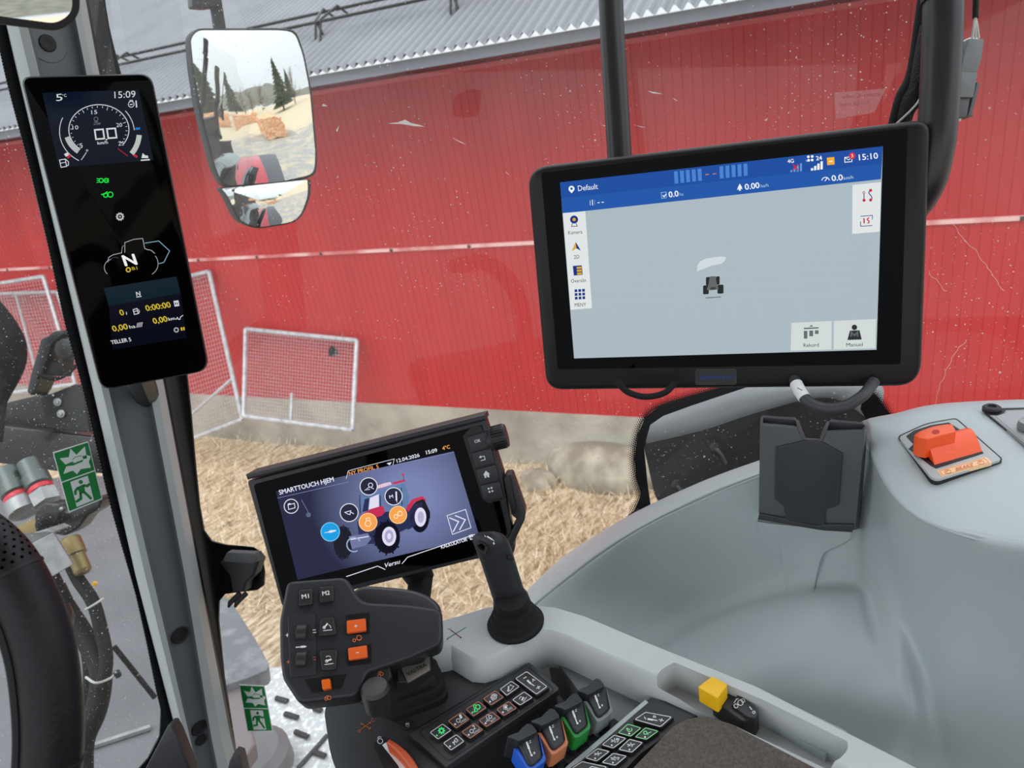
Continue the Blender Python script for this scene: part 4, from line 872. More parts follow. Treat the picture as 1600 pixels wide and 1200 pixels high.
g.text(mo, '24', (1275.5, 250.5), (1284.5, 249.5), 6.5, H2, Wt, bold=.03)
for k in range(4): x = 1267+k*5; g.flat(mo, [(x, 263-k*3.6), (x+3.6, 262.6-k*3.6), (x+3.6, 266.3-k*.6), (x, 266.8-k*.6)], H2, Wt)
g.flat(mo, [(1292, 246.3), (1303.5, 245.3), (1304, 257), (1292.5, 258)], H2, lit(240, 176, 40)); g.line(mo, [(1295, 252.5), (1301, 251.8)], 1.4, H2+.0001, Wt)
g.line(mo, [(1320, 246), (1331, 245), (1331, 252.5), (1320, 253.5)], 1.2, H2, Wt, True); g.line(mo, [(1320, 246), (1326, 250), (1331, 245)], 1, H2, Wt)
g.circ(mo, (1331.5, 243.5), 5.2, H2+.0001, lit(210, 40, 60), 16); g.text(mo, '3', (1330, 246), (1333.2, 245.7), 5.2, H2+.0002, Wt)
g.text(mo, '15:10', (1342.5, 250.5), (1372, 247.5), 9.2, H2, Wt, bold=.02)
g.arc(mo, (1290, 283), 6, 190, 350, 1.3, H2, Wt, 12); g.line(mo, [(1289, 283), (1293, 277)], 1.3, H2, Wt)
g.text(mo, '0.0', (1300, 283), (1317, 281.2), 9, H2, Wt, bold=.03); g.text(mo, 'km/h', (1318.5, 281), (1333.5, 279), 5.2, H2, lit(190, 212, 235))
# side bars
mrect([(879.5, 333), (914.5, 330), (925, 481.5), (891.5, 484)], H2-.00005, pnl); mrect([(1332, 289), (1376.5, 284.5), (1374.5, 362), (1331.5, 365.5)], H2-.00005, pnl)
mrect([(1236.5, 504.5), (1299.5, 501.5), (1299, 546), (1235.5, 548)], H2-.00005, lit(208, 216, 214)); mrect([(1303, 501.5), (1369, 498.5), (1367.5, 544), (1302.5, 546)], H2-.00005, lit(208, 216, 214))
g.circ(mo, (897, 343), 6.3, H2, navy, 18); g.circ(mo, (897, 343), 2.6, H2+.0001, gold, 12); g.line(mo, [(894.5, 349), (893, 354), (902, 353.3), (900, 348.8)], 1, H2, navy)
g.flat(mo, [(899.5, 378), (900.5, 388), (893.5, 392.5)], H2, gold); g.flat(mo, [(899.5, 378), (907.5, 391.5), (900.5, 388)], H2, navy)
g.flat(mo, [(895, 415.5), (909, 414.5), (910.5, 429.5), (896.5, 430.5)], H2, navy)
for k in range(3): g.flat(mo, [(901+k*.3, 417+k*4.6), (908.5+k*.3, 416.4+k*4.6), (908.8+k*.3, 419.6+k*4.6), (901.3+k*.3, 420.2+k*4.6)], H2+.0001, gold)
for i in range(3):
    for j in range(3): x = 897.7+j*5.9+i*.25; y = 452.3+i*5.8-j*.35; g.flat(mo, [(x, y), (x+4.2, y-.3), (x+4.4, y+4), (x+.2, y+4.3)], H2, navy)
dk = lit(40, 44, 50)
for s, a, b in (('Kamera', (888, 366.5), (910, 364.8)), ('2D', (897, 404.5), (905.5, 403.8)), ('Oversikt', (892.5, 442), (916, 440.5)), ('MENY', (898, 479.5), (916, 478.5)), ('Rekord', (1255.5, 542.3), (1279.5, 541.5)), ('Manuel', (1322.5, 541.8), (1348, 540.8))): g.text(mo, s, a, b, 5.8, H2, dk)
# line icons on the right
g.line(mo, [(1350, 302), (1350, 313)], 1.4, H2, navy); g.circ(mo, (1349.8, 301), 2.2, H2+.00005, rd_, 10); g.circ(mo, (1349.8, 301), 1.2, H2+.0001, pnl, 10); g.circ(mo, (1350, 313), 2.5, H2+.00005, rd_, 10)
g.line(mo, spline([(1360.5, 297), (1357.5, 301), (1361, 306), (1362.5, 310), (1360, 313)], 5), 1.5, H2, navy); g.circ(mo, (1360.3, 297.5), 2.5, H2+.00005, rd_, 10); g.circ(mo, (1360.3, 312.5), 2.5, H2+.00005, rd_, 10)
g.line(mo, [(1344.5, 338), (1363, 336.5), (1363, 343)], 1.1, H2, navy); g.line(mo, [(1344.5, 346), (1344.8, 353.5), (1363, 352.5)], 1.1, H2, navy)
g.line(mo, [(1350, 341), (1350.3, 349)], 2.2, H2, rd_); g.line(mo, spline([(1358, 340), (1355, 343), (1358, 346), (1356, 349.5)], 4), 1.8, H2, rd_)
gd = lit(100, 106, 110)
g.line(mo, [(1256, 513.3), (1279, 512.2)], 2.2, H2, gd); g.flat(mo, [(1256, 517), (1261.5, 516.8), (1261.5, 529), (1256, 529.2)], H2, gd); g.flat(mo, [(1264.5, 516.6), (1270.5, 516.4), (1270.5, 525.3), (1264.5, 525.5)], H2, gd); g.flat(mo, [(1273.3, 516.2), (1279, 516), (1279, 521.7), (1273.3, 522)], H2, gd); g.flat(mo, [(1264, 510.5), (1267.5, 507.5), (1271, 510.2)], H2, gd)
g.circ(mo, (1335, 511.5), 4.3, H2, dk, 14); g.flat(mo, [(1328, 516.5), (1343, 516), (1346.5, 530.5), (1324, 531.3)], H2-.00002, dk); g.line(mo, [(1330, 526), (1330, 519), (1335, 524), (1340, 519), (1340, 526)], 2.6, H2+.00005, lit(90, 96, 100))
# field grid lines of the map view
lg = lit(178, 191, 198)
for k in range(16):
    y = 342+k*1.6+k*k*.62
    if y < 480: g.line(mo, [(930, y+6), (1325, y-40+k*2.2)], .5, H2-.00008, lg)
for k in range(15): g.line(mo, [(940+k*28, 336-k*3.0), (905+k*62 if k < 5 else 700+k*70, 500 if k > 1 else 420)] if 2 < k < 9 else [(940+k*28, 336-k*3.0), (min(1325, 960+k*36), 400-k*2)], .45, H2-.00008, lg)
g.flat(mo, spline([(1089, 424), (1091, 412), (1104, 404), (1133, 401), (1129, 411), (1112, 415), (1100, 420)], 3), H2, lit(206, 216, 222))
# tractor marker
tk = lit(34, 36, 38); tg = lit(96, 100, 102)
for (x, y, w_, h_) in ((1103, 433, 6, 13), (1118.5, 432, 6, 13), (1098.5, 446, 9, 14), (1121, 445, 9.5, 14)): g.flat(mo, rpoly([(x, y), (x+w_, y-.4), (x+w_, y+h_-.4), (x, y+h_)], 2, 3), H2, tk)
g.flat(mo, [(1109, 432), (1118, 431.5), (1120, 444), (1123, 452), (1117, 453), (1110, 453.5), (1104, 453), (1107, 444)], H2+.00005, tg); g.flat(mo, [(1110, 449), (1118, 448.6), (1118, 452), (1110, 452.4)], H2+.0001, lit(60, 62, 64)); g.line(mo, [(1102.5, 465.5), (1126.5, 464)], 1.6, H2, lit(110, 116, 120))
g.build('display_graphics', t, smooth=0)
mb = MB(); mb.pp(mo, rpoly([(1087, 577), (1150, 576.5), (1150.5, 600.5), (1087, 601)], 3), 0, .0009, mat('badge_grey', (.012, .013, .015, 1), .5)); mb.line(mo, rpoly([(1087, 577), (1150, 576.5), (1150.5, 600.5), (1087, 601)], 3), .7, .001, mat('badge_edge', (.05, .05, .05, 1), .5), True); mb.text(mo, 'Svenverkeri', (1092.5, 593), (1146, 592), 8, .0011, mat('badge_blue', rgb(18, 60, 140), .5)); mb.build('name_badge', t, label='small dark badge with blue lettering', smooth=0)
# cables hanging below
mb = MB(); mb.tube(spline([at_d(965, 596, .70), at_d(980, 612, .70), at_d(1008, 620, .695), at_d(1038, 614, .69), at_d(1055, 598, .69)], 8), .0030, rubber, 14); mb.build('monitor_cable', label='thin black cable looping below the left half of the large monitor', cat='cable')
t = thing('power_cable', 'thick dark grey cable looping below the large monitor, with a white sleeve', 'cable', at_d(1300, 645, .66))
mb = MB(); mb.tube(spline([at_d(1240, 590, .68), at_d(1252, 614, .66), at_d(1266, 630, .65), at_d(1292, 638, .645), at_d(1322, 634, .64), at_d(1348, 618, .64), at_d(1366, 596, .65)], 9), .0050, mat('cable_grey', (.045, .047, .05, 1), .5), 18); mb.build('cable', t, smooth=60)
mb = MB(); mb.tube([at_d(1244, 600, .668), at_d(1250, 612, .660), at_d(1257, 622, .655)], .0056, white, 18); mb.line(facing(1250, 610, .64), [(1246, 606), (1254, 610)], 1.2, 0, blackm); mb.build('white_sleeve', t, label='white sleeve')

# ================================================================== armrest terminal
sm = quadplane([(384, 747), (757, 650), (808, 862), (440, 950)], .262)
t = thing('armrest_terminal', 'angled black touch terminal showing a tractor picture, on the armrest', 'terminal', sm.at(640, 905, -.03))
mb = MB(); mb.pp(sm, rpoly([(386, 752), (758, 655), (786, 742), (806, 868), (742, 874), (441, 950)], [4, 3, 3, 14, 10, 8], 4), -.022, 0, charcoal, .003, back=.004); mb.build('housing', t)
mb = MB(); mb.pp(sm, rpoly([(396, 757), (753, 664), (793, 835), (770, 856), (740, 869), (443, 940)], [5, 3, 6, 4, 4, 6], 3), -.001, .001, blackg); mb.build('front_glass', t)
mb = MB(); a, b_ = sm.at(383, 744, .004), sm.at(758, 650, .004)
mb.pp(sm, [(383, 742), (757, 648.5), (759, 656), (386, 750)], -.02, .010, charcoal, .002); mb.pp(sm, [(440, 727), (471, 720), (472, 726), (441, 734)], -.012, .004, charcoal, .001); mb.build('top_visor', t)
mb = MB(); mb.pp(sm, rpoly([(787, 748), (789, 742), (800, 741), (821, 800), (820, 812), (803, 848), (790, 858), (770, 862), (768, 855), (794, 842), (808, 812), (800, 806)], 3), -.020, .003, charcoal, .005, back=.004); mb.build('side_grip', t)
mb = MB(); mb.pp(sm, rpoly([(787, 748), (790, 743), (797, 743), (806, 795), (800, 806)], 3), -.012, .007, black, .003); mb.build('grip_pad', t)
ax = sm.ex; kp = sm.at(760, 690, -.008)
mb = MB(); mb.lathe(kp, ax, [(.009, 0), (.0135, .001), (.0135, .005), (.0125, .006), (.0125, .019), (.0115, .021), (.001, .0215)], charcoal, 32)
for k in range(24):
    a = 6.283*k/24; r = .0125; mb.box(kp+ax*.0125+r*(math.cos(a)*sm.ey+math.sin(a)*sm.n), (ax, -math.sin(a)*sm.ey+math.cos(a)*sm.n, math.cos(a)*sm.ey+math.sin(a)*sm.n), (.006, .0006, .0004), black)
mb.build('scroll_knob', t)
wp = ink(225, 225, 225)
BT = [[(729, 683), (759.5, 674), (766.5, 698), (736.5, 706.5)], [(736.8, 708.5), (767, 700), (773.8, 724), (743, 731.5)], [(743.5, 733.5), (774.3, 726), (780.6, 750), (749.5, 757)], [(750, 759), (781, 752), (787.5, 777), (765, 783), (756, 780)]]
mb = MB(); mb.pp(sm, rpoly([(723, 681), (736, 668), (752, 665), (789, 780), (763, 786), (754, 780)], 3), 0, .0014, black); mb.build('button_strip', t)
for i, q in enumerate(BT):
    mb = MB(); mb.pp(sm, rpoly(q, 1.5, 2), .001, .0032, charcoal, .0007); c = np.mean(q, 0); h = .0034
    if i == 0: mb.text(sm, 'OK', (742, 692.5), (751.5, 690), 4.8, h, wp, bold=.03)
    if i == 1: mb.line(sm, [(749, 714.5), (756.5, 712.5), (758, 718), (751, 719.8)], 1.1, h, wp); mb.flat(sm, [(748, 715), (751.5, 711.5), (752.3, 716)], h, wp)
    if i == 2: mb.flat(sm, [(759, 735.5), (765.5, 740.5), (763.8, 741), (764.8, 745.5), (761.8, 746), (761, 743), (759.5, 743.4), (760, 746.5), (757.5, 747), (756.5, 742.5), (755, 742.5)], h, wp)
    if i == 3:
        for (x, y) in ((763.5, 763.5), (768, 762.3), (764.8, 768.5), (769.3, 767.3)): mb.circ(sm, (x, y), 1.9, h, wp, 4)
    mb.build('button', t, smooth=30)
g = MB(); H = .0012; SW = lit(225, 228, 240); OR = lit(240, 160, 80); B0 = lit(66, 76, 118); ci = lit(34, 36, 58)
A = [np.array(q, float) for q in ((431, 768), (709, 705), (749, 838), (465, 906))]
def S_(a, b): return tuple((1-b)*((1-a)*A[0]+a*A[1])+b*((1-a)*A[3]+a*A[2]))
scm = bpy.data.materials.new('terminal_screen'); scm.use_nodes = True; nt = scm.node_tree; pb = nt.nodes['Principled BSDF']; pb.inputs['Base Color'].default_value = (0, 0, 0, 1); pb.inputs['Roughness'].default_value = .12; pb.inputs['Specular IOR Level'].default_value = .12
ob_tc = nt.nodes.new('ShaderNodeTexCoord'); gn = nt.nodes.new('ShaderNodeTexGradient'); gn.gradient_type = 'SPHERICAL'; mpn = nt.nodes.new('ShaderNodeMapping')
cpt = sm.at(640, 780)-np.array(t.location); mpn.vector_type = 'POINT'; mpn.inputs['Scale'].default_value = (9, 9, 9); mpn.inputs['Location'].default_value = tuple(-cpt*9)
nt.links.new(ob_tc.outputs['Object'], mpn.inputs[0]); nt.links.new(mpn.outputs[0], gn.inputs[0]); cr = nt.nodes.new('ShaderNodeValToRGB'); nt.links.new(gn.outputs[0], cr.inputs[0])
cr.color_ramp.elements[0].color = rgb(34, 36, 66); cr.color_ramp.elements[1].color = rgb(120, 130, 176); cr.color_ramp.elements[1].position = .8; cr.color_ramp.elements[0].position = .05
nt.links.new(cr.outputs[0], pb.inputs['Emission Color']); pb.inputs['Emission Strength'].default_value = 1
g.flat(sm, A, H, scm)
h = H+.0002
g.text(sm, 'SMARTTOUCH HJEM', (437, 773), (522, 752), 7.2, h, SW, bold=.03, lean=0); g.text(sm, 'NY PROFIL 5', (546, 743), (592, 731.5), 6, h, OR, bold=.02)
g.line(sm, [(541, 748), (544, 736), (550, 734), (616, 717), (614, 727)], .8, h, SW); g.flat(sm, [(604, 724), (612, 722), (609, 727)], h, SW)
g.line(sm, [S_(0, .075), S_(.4, .075)], .7, h, lit(130, 140, 190)); g.line(sm, [(616, 727), (709, 706.5)], .6, h, lit(130, 140, 190))
g.text(sm, '12.04.2026', (620.5, 723), (656, 713.5), 5.6, h, SW, bold=.03); g.text(sm, '15:09', (666.5, 710), (683.5, 706), 5.8, h, SW, bold=.03); g.text(sm, '4\u00b0C', (692, 703.5), (703.5, 700.5), 5.8, h, OR, bold=.03)
g.line(sm, [(541, 901), (590, 884.5), (598, 888), (602, 890)], 1.2, h, SW); g.line(sm, [(628, 881), (637, 870.5), (742, 835)], 1.2, h, SW)
g.text(sm, 'Versu', (602.5, 886.5), (626, 880), 6.5, h, SW, bold=.02, shear=.3); g.text(sm, 'KALKULATOR', (690, 857.5), (730.5, 845), 5.8, h, SW, bold=.03)
g.line(sm, [(733, 837), (738, 835.5), (740.5, 841.5), (735.5, 843)], 1.4, h, SW, True); g.line(sm, [(734.5, 839), (739, 838)], 1, h, SW)
# tractor picture
T1 = lit(20, 20, 34); T2 = lit(44, 48, 84); TR = lit(196, 50, 84); TP = lit(226, 196, 214); TB = lit(96, 124, 168); TW = lit(226, 220, 240); TG = lit(110, 118, 158)
def el(x, y, rx, ry, hh, m, n=28): g.circ(sm, (x, y), rx, hh, m, n, ry=ry)
h1 = h
el(656, 807, 15, 25, h1, T1); g.flat(sm, [(560, 815), (600, 795), (660, 785), (660, 815), (600, 850), (560, 850)], h1, T2)
g.flat(sm, [(560, 775), (575, 776), (596, 766), (632, 755), (640, 778), (634, 798), (596, 800), (566, 806)], h1+.00003, TB); g.flat(sm, [(578, 778), (592, 772), (592, 794), (576, 796)], h1+.00006, TW); g.flat(sm, [(570, 780), (577, 778), (575, 798), (566, 800)], h1+.00006, T2); g.flat(sm, [(597, 770), (622, 762), (626, 786), (600, 794)], h1+.00006, TG)
for x in (562, 594, 627): g.line(sm, [(x, 774 if x < 600 else 762), (x+1, 802 if x < 600 else 790)], 1.3, h1+.00008, T1)
g.flat(sm, [(586, 760), (600, 755), (610, 753), (612, 757), (600, 761), (588, 764)], h1+.00009, TP); g.flat(sm, [(613, 754), (632, 749), (634, 752), (615, 757)], h1+.00009, TR); g.circ(sm, (629.5, 741.5), 2, h1+.00009, TR, 8); g.line(sm, [(630, 743), (631, 750)], .7, h1+.00009, T1)
g.flat(sm, [(566, 803), (580, 795), (598, 790), (602, 800), (596, 806), (574, 812), (560, 816)], h1+.00010, TR); g.flat(sm, [(634, 794), (644, 780), (660, 775), (668, 783), (660, 780), (648, 785), (638, 800)], h1+.00012, TR); g.flat(sm, [(650, 779), (662, 778), (672, 800), (672, 812), (660, 786)], h1+.00011, T1)
el(657, 808, 9, 15, h1+.00014, TW); el(657.5, 808, 5, 9, h1+.00018, lit(180, 176, 210))
el(605, 840, 20, 25, h1+.00013, T1); el(608, 838, 11, 15, h1+.00016, TW); el(608, 838, 7, 10, h1+.0002, lit(170, 168, 206)); el(608, 838, 3, 5, h1+.00023, TW)
el(536, 848, 15, 26, h1+.00012, T1)
for k in range(10):
    a = .6+k*.52; g.line(sm, [(536+13*math.cos(a), 848+22*math.sin(a)), (536+17*math.cos(a), 848+28*math.sin(a))], 2.2, h1+.00013, lit(34, 36, 60)); g.line(sm, [(605+17*math.cos(a), 840+21*math.sin(a)), (605+22*math.cos(a), 840+28*math.sin(a))], 2.6, h1+.00012, T1)
g.flat(sm, [(545, 838), (575, 833), (580, 842), (572, 852), (550, 858)], h1+.00018, TG); g.line(sm, [(548, 843), (576, 838)], 1.6, h1+.00022, TW)
g.arc(sm, (553, 851), 11, 60, 330, 2, h1+.00024, lit(150, 175, 205), 22); g.flat(sm, [(558, 815), (575, 812), (590, 815), (575, 832), (560, 832)], h1+.0001, T2)
g.flat(sm, [(624, 832), (636, 826), (640, 830), (627, 838)], h1+.0001, TG)
hc = h1+.0004
for (x, y, r, fill, rim_) in [(455, 791, 11, ci, SW), (576, 760, 13.5, ci, SW), (545.5, 801, 14, ci, SW), (615, 775.5, 13.5, ci, SW), (516, 831, 14.5, lit(20, 156, 226), lit(120, 200, 240)), (575, 816, 14, lit(246, 164, 84), lit(255, 205, 150)), (622, 804.5, 13.5, lit(246, 164, 84), lit(255, 205, 150))]:
    g.circ(sm, (x, y), r, hc, fill, 32); g.arc(sm, (x, y), r, 0, 360, 1.3, hc+.0001, rim_, 32)
hd = hc+.0001
g.line(sm, [(450, 789), (460, 786.5), (461, 793.5), (451, 796)], 1.1, hd, SW, True); g.flat(sm, [(449.5, 787), (454, 786), (454, 788), (450, 789)], hd, SW)
g.arc(sm, (579, 758), 3.4, 0, 360, 1.1, hd, SW, 12); g.line(sm, [(577, 761), (570, 766), (578, 764.5)], 1.1, hd, SW); g.line(sm, [(580, 762), (584, 764)], 1.1, hd, SW)
g.line(sm, [(539, 800.5), (548, 798), (547, 804), (543, 803)], 1.1, hd, SW, True); g.line(sm, [(548, 800), (553, 803)], 1.1, hd, SW)
g.text(sm, 'M', (609, 779), (614.5, 777.6), 5, hd, SW, bold=.03); g.line(sm, [(619, 768), (619.5, 782)], 2.4, hd, SW); g.line(sm, [(619.5, 780), (620.3, 785)], 1, hd, SW)
g.line(sm, [(507, 832.5), (512, 831.5)], 1, hd, SW); g.flat(sm, [(511, 832), (516, 828.5), (525, 828), (525, 830), (517, 832.5)], hd, SW)
g.arc(sm, (575, 818), 4.6, 0, 360, 1.4, hd, lit(255, 225, 190), 14); g.line(sm, [(572.5, 813.5), (572, 810), (577, 809), (578, 813)], 1.3, hd, lit(255, 225, 190))
g.arc(sm, (618.5, 807), 3, 0, 360, 1.3, hd, lit(255, 225, 190), 12); g.arc(sm, (625, 802.5), 3.6, 0, 360, 1.4, hd, lit(255, 225, 190), 12)
g.line(sm, [(698.5, 805.5), (727.5, 796), (736, 824.5), (707, 835)], 1.1, hd, SW, True); g.line(sm, [(702, 809), (716.5, 815), (708, 831)], 1.7, hd, SW); g.line(sm, [(711, 805.5), (727, 812), (718, 828)], 1.7, hd, SW)
g.line(sm, [(471, 781), (482, 801)], .8, h, lit(120, 130, 165)); g.circ(sm, (482, 804.5), 4, h, lit(86, 98, 130), 8)
g.build('display_graphics', t, smooth=0)
mb = MB(); mb.tube([sm.at(632, 893, -.02), sm.at(640, 905, -.03), sm.at(648, 925, -.035)], [.014, .017, .015], rubber, 16); mb.tube([sm.at(648, 920, -.035), at_h(650, 960, -.52)], .013, rubber, 16); mb.build('swivel_foot', t)

# ================================================================== armrest console: deck, frame, keypads
DZ = -.512
dk_ = hor(DZ); fr_ = hor(DZ+.022)
con = thing('armrest_console', 'light grey and black armrest console with keypads, along the bottom of the photo', 'armrest console', at_h(700, 1150, DZ-.1))
cg2 = mat('console_black', (.026, .028, .030, 1), .48, bump=(1300, .15, .0006))
deck = rpoly([(506, 1110), (520, 1085), (600, 1030), (690, 1000), (760, 1045), (800, 1036), (822, 1036), (868, 1076), (708, 1192), (730, 1290), (560, 1290), (516, 1180)], [10, 14, 4, 4, 4, 4, 4, 2, 3, 2, 2, 20], 5)
mb = MB(); mb.pp(dk_, deck, -.10, 0, cg2, .006); o = mb.build('black_deck', con)
mb = MB(); mb.line(dk_, [(545, 1088), (635, 1137), (650, 1138), (770, 1068)], 1.6, .0006, blackm); mb.build('deck_seam', con, smooth=0)
mb = MB(); mb.lathe(dk_.at(637, 1134, -.001), UP, [(.005, 0), (.005, .0022), (.0035, .0024), (.003, .0012), (.0015, .001)], blackm, 20); mb.lathe(dk_.at(637, 1134, .0002), UP, [(.0022, 0), (.0018, .0015), (.0008, .0008)], steel, 12); mb.build('deck_screw', con)
# floor and walls of the bay under the levers
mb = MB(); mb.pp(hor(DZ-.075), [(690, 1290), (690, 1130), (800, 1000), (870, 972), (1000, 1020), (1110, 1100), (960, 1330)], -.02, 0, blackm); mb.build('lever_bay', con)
# sloping grey wall of the bay
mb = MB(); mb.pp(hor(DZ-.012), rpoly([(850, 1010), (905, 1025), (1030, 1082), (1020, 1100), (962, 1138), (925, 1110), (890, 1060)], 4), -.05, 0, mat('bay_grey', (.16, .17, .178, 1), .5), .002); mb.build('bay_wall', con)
# frame
FO = [(560, 1002), (640, 975), (695, 967), (722, 960), (760, 948), (800, 944), (832, 944), (868, 948), (915, 962), (1005, 1000), (1180, 1070), (1326, 1144), (1437, 1200), (1560, 1262)]
FI = [(1420, 1262), (1333, 1206), (1180, 1128), (1100, 1088), (1022, 1054), (935, 1016), (885, 993), (862, 986), (845, 985), (828, 990), (800, 1008), (772, 1024), (752, 1030), (737, 1029), (705, 1010), (672, 1017), (640, 1005), (570, 1030)]
mb = MB(); top = fr_.P(FO+FI)
if area(top) < 0: top = top[::-1]
R = []
for hh, ins in ((-.040, -.006), (-.024, -.007), (-.010, -.0045), (-.0035, -.0008), (-.001, .0003), (0, .0015)):
    R.append([fr_.w(u, v, hh) for u, v in inset(top, ins)])
mb.rings(R, lgrey); frame = mb.build('grey_frame', con)
SL = rpoly([(1022, 1047), (1031, 1032), (1053, 1021), (1190, 1078), (1325, 1143), (1326, 1156), (1313, 1170), (1297, 1178), (1160, 1112)], [6, 10, 3, 1, 4, 6, 6, 3, 1], 4)
c = MB(); c.pp(fr_, SL, -.030, .01, lgrey); cut(frame, c)
mb = MB(); q = fr_.off(-.029); mb.pp(q, SL, -.002, 0, pillarg); mb.build('slot_floor', con)
mb = MB(); q = fr_.off(-.022); mb.pp(q, rpoly([(1190, 1122), (1202, 1116), (1298, 1170), (1290, 1180)], 2), -.008, 0, panelg, .001); mb.build('slot_flap', con)
# printed crosses
mb = MB(); teal = ink(60, 130, 130); mar = ink(110, 60, 60)
mb.line(fr_, [(700, 997), (728, 980)], .9, .0004, teal); mb.line(fr_, [(704, 984), (720, 996)], 1.2, .0004, mar); mb.line(fr_, [(699, 983), (705, 982)], .8, .0004, teal); mb.circ(fr_, (720, 996), 1.3, .0004, mar, 8); mb.circ(fr_, (699, 998), 1.2, .0004, mar, 8); mb.build('printed_cross', con, smooth=0)
mb = MB(); op = ink(200, 110, 60)
mb.line(dk_, [(563, 1130), (580, 1139)], 1, .0004, op); mb.line(dk_, [(562, 1141), (580, 1128)], 1, .0004, op)
for p, q in (((563, 1130), (567, 1130)), ((563, 1130), (565, 1133)), ((580, 1139), (576, 1139)), ((580, 1139), (579, 1136)), ((580, 1128), (576, 1128.5)), ((580, 1128), (579, 1131))): mb.line(dk_, [p, q], .9, .0004, op)
mb.arc(dk_, (583, 1125), 2.4, 0, 270, .8, .0004, op, 10); mb.line(dk_, [(560, 1141), (563, 1141), (563, 1144), (560, 1144)], .9, .0004, op, True); mb.build('printed_arrows', con, smooth=0)
# hand throttle
t = thing('throttle_lever', 'curved orange edged throttle slide at the lower left corner of the black deck', 'lever', dk_.at(610, 1185))
mb = MB(); mb.pp(dk_, rpoly([(583, 1162), (600, 1150), (640, 1172), (668, 1215), (672, 1290), (640, 1290)], 4), 0, .0008, blackm); mb.build('slot_plate', t)
mb = MB(); mb.pp(dk_, spline([(608, 1153), (624, 1163), (640, 1178), (652, 1196), (664, 1222)], 5)+spline([(652, 1228), (640, 1200), (628, 1184), (614, 1170), (600, 1162)], 5)[:0]+[(652, 1226), (640, 1200), (627, 1182), (614, 1168), (603, 1159)], 0, .014, mat('throttle_orange', rgb(196, 84, 44), .45), .002); mb.build('orange_ridge', t)
mb = MB(); mb.flat(dk_, [(597, 1164), (603, 1160), (622, 1178), (638, 1204), (646, 1226), (636, 1226), (622, 1196)], .0012, white); mb.arc(dk_, (594, 1158), 4, 0, 360, 1, .0012, white, 12); mb.line(dk_, [(590, 1154), (592, 1151), (596, 1152)], 1, .0012, white); mb.build('white_wedge', t, smooth=0)

# --- keypads
wt = ink(228, 228, 228); so = ink(210, 130, 100); gr_ = mat('lit_green', (.01, .05, .02, 1), .5, emit=rgb(60, 205, 110)); kb = mat('key_black', (.020, .021, .022, 1), .42)
def Z1(x, y): return (640+x/6.667, 1020+y/6.667)
def Z2(x, y): return (820+x/6.154, 1090+y/6.154)
def shrink(q, k):
    c = np.mean(q, 0); return [tuple(c+(np.array(p)-c)*k) for p in q]
def key(par, pl, q, bc, icon, label=None):
    mb = MB(); mb.pp(pl, rpoly(shrink(q, 1.06), 2, 3), 0, .0042, kb, .0012); h = .0044
    mb.line(pl.off(h), rpoly(shrink(q, .92), 2, 3), 1.0, 0, bc, True)
    f = lambda a, b: tuple((1-b)*((1-a)*np.array(q[0])+a*np.array(q[1]))+b*((1-a)*np.array(q[3])+a*np.array(q[2])))
    icon(mb, pl, lambda L: [f(*p) for p in L], f, h); return mb.build('key', par, label=label)
def dot(mb, pl, f, h, m=wt): mb.circ(pl, f(.16, .62), 1.5, h, m, 10)
def i_gear(mb, pl, F, f, h):
    dot(mb, pl, f, h, gr_); c = f(.58, .5); mb.arc(pl, c, 3.2, 0, 360, 2.2, h, gr_, 14)
    for k in range(8): a = k*.785; mb.line(pl, [(c[0]+3.5*math.cos(a), c[1]+3.5*math.sin(a)), (c[0]+5.8*math.cos(a), c[1]+5.8*math.sin(a))], 1.8, h, gr_)
def i_eng(n):
    def g_(mb, pl, F, f, h):
        dot(mb, pl, f, h); c = f(.46, .50); mb.arc(pl, c, 2.9, 0, 360, .9, h, wt, 12); mb.text(pl, n, f(.62, .50), f(.76, .50), 6.5, h, wt, bold=.03, lean=1.2); mb.text(pl, 'A-MODE', f(.42, .86), f(.86, .86), 3, h, wt)
    return g_
def trac(mb, pl, f, h, m, y=.5, k=1.0):
    a = f(.44, y+.12); b = f(.66, y-.04); mb.arc(pl, a, 2.3*k, 0, 360, 1.1*k, h, m, 12); mb.arc(pl, b, 3.4*k, 0, 360, 1.4*k, h, m, 14); mb.line(pl, [f(.36, y-.02), f(.48, y-.14), f(.50, y-.34), f(.64, y-.40), f(.68, y-.22)], 1.2*k, h, m); mb.circ(pl, f(.30, y+.14), 1.5*k, h, m, 8)
def i_trac(mb, pl, F, f, h): dot(mb, pl, f, h, gr_); trac(mb, pl, f, h, gr_)
def i_leaf(mb, pl, F, f, h):
    dot(mb, pl, f, h); c = f(.58, .5); mb.arc(pl, c, 3.2, 0, 360, 1.2, h, wt, 12); mb.arc(pl, c, 5.2, 100, 330, 1, h, wt, 12); mb.circ(pl, c, 1.2, h, wt, 8); mb.line(pl, F([(.38, .3), (.5, .55)]), 1, h, wt); mb.line(pl, F([(.7, .2), (.62, .45)]), 1, h, wt)
def i_up(mb, pl, F, f, h): mb.line(pl, F([(.32, .68), (.58, .28)]), 2.2, h, wt); mb.arc(pl, f(.34, .64), 1.6, 0, 360, .9, h, wt, 10); mb.line(pl, F([(.36, .80), (.78, .62), (.70, .34)]), .9, h, wt); mb.flat(pl, F([(.62, .36), (.72, .22), (.78, .38)]), h, wt)
def i_dn(mb, pl, F, f, h): mb.line(pl, F([(.36, .64), (.64, .46)]), 2.4, h, wt); mb.line(pl, F([(.34, .38), (.52, .24), (.60, .36)]), .9, h, wt); mb.line(pl, F([(.36, .84), (.78, .60)]), .9, h, wt)
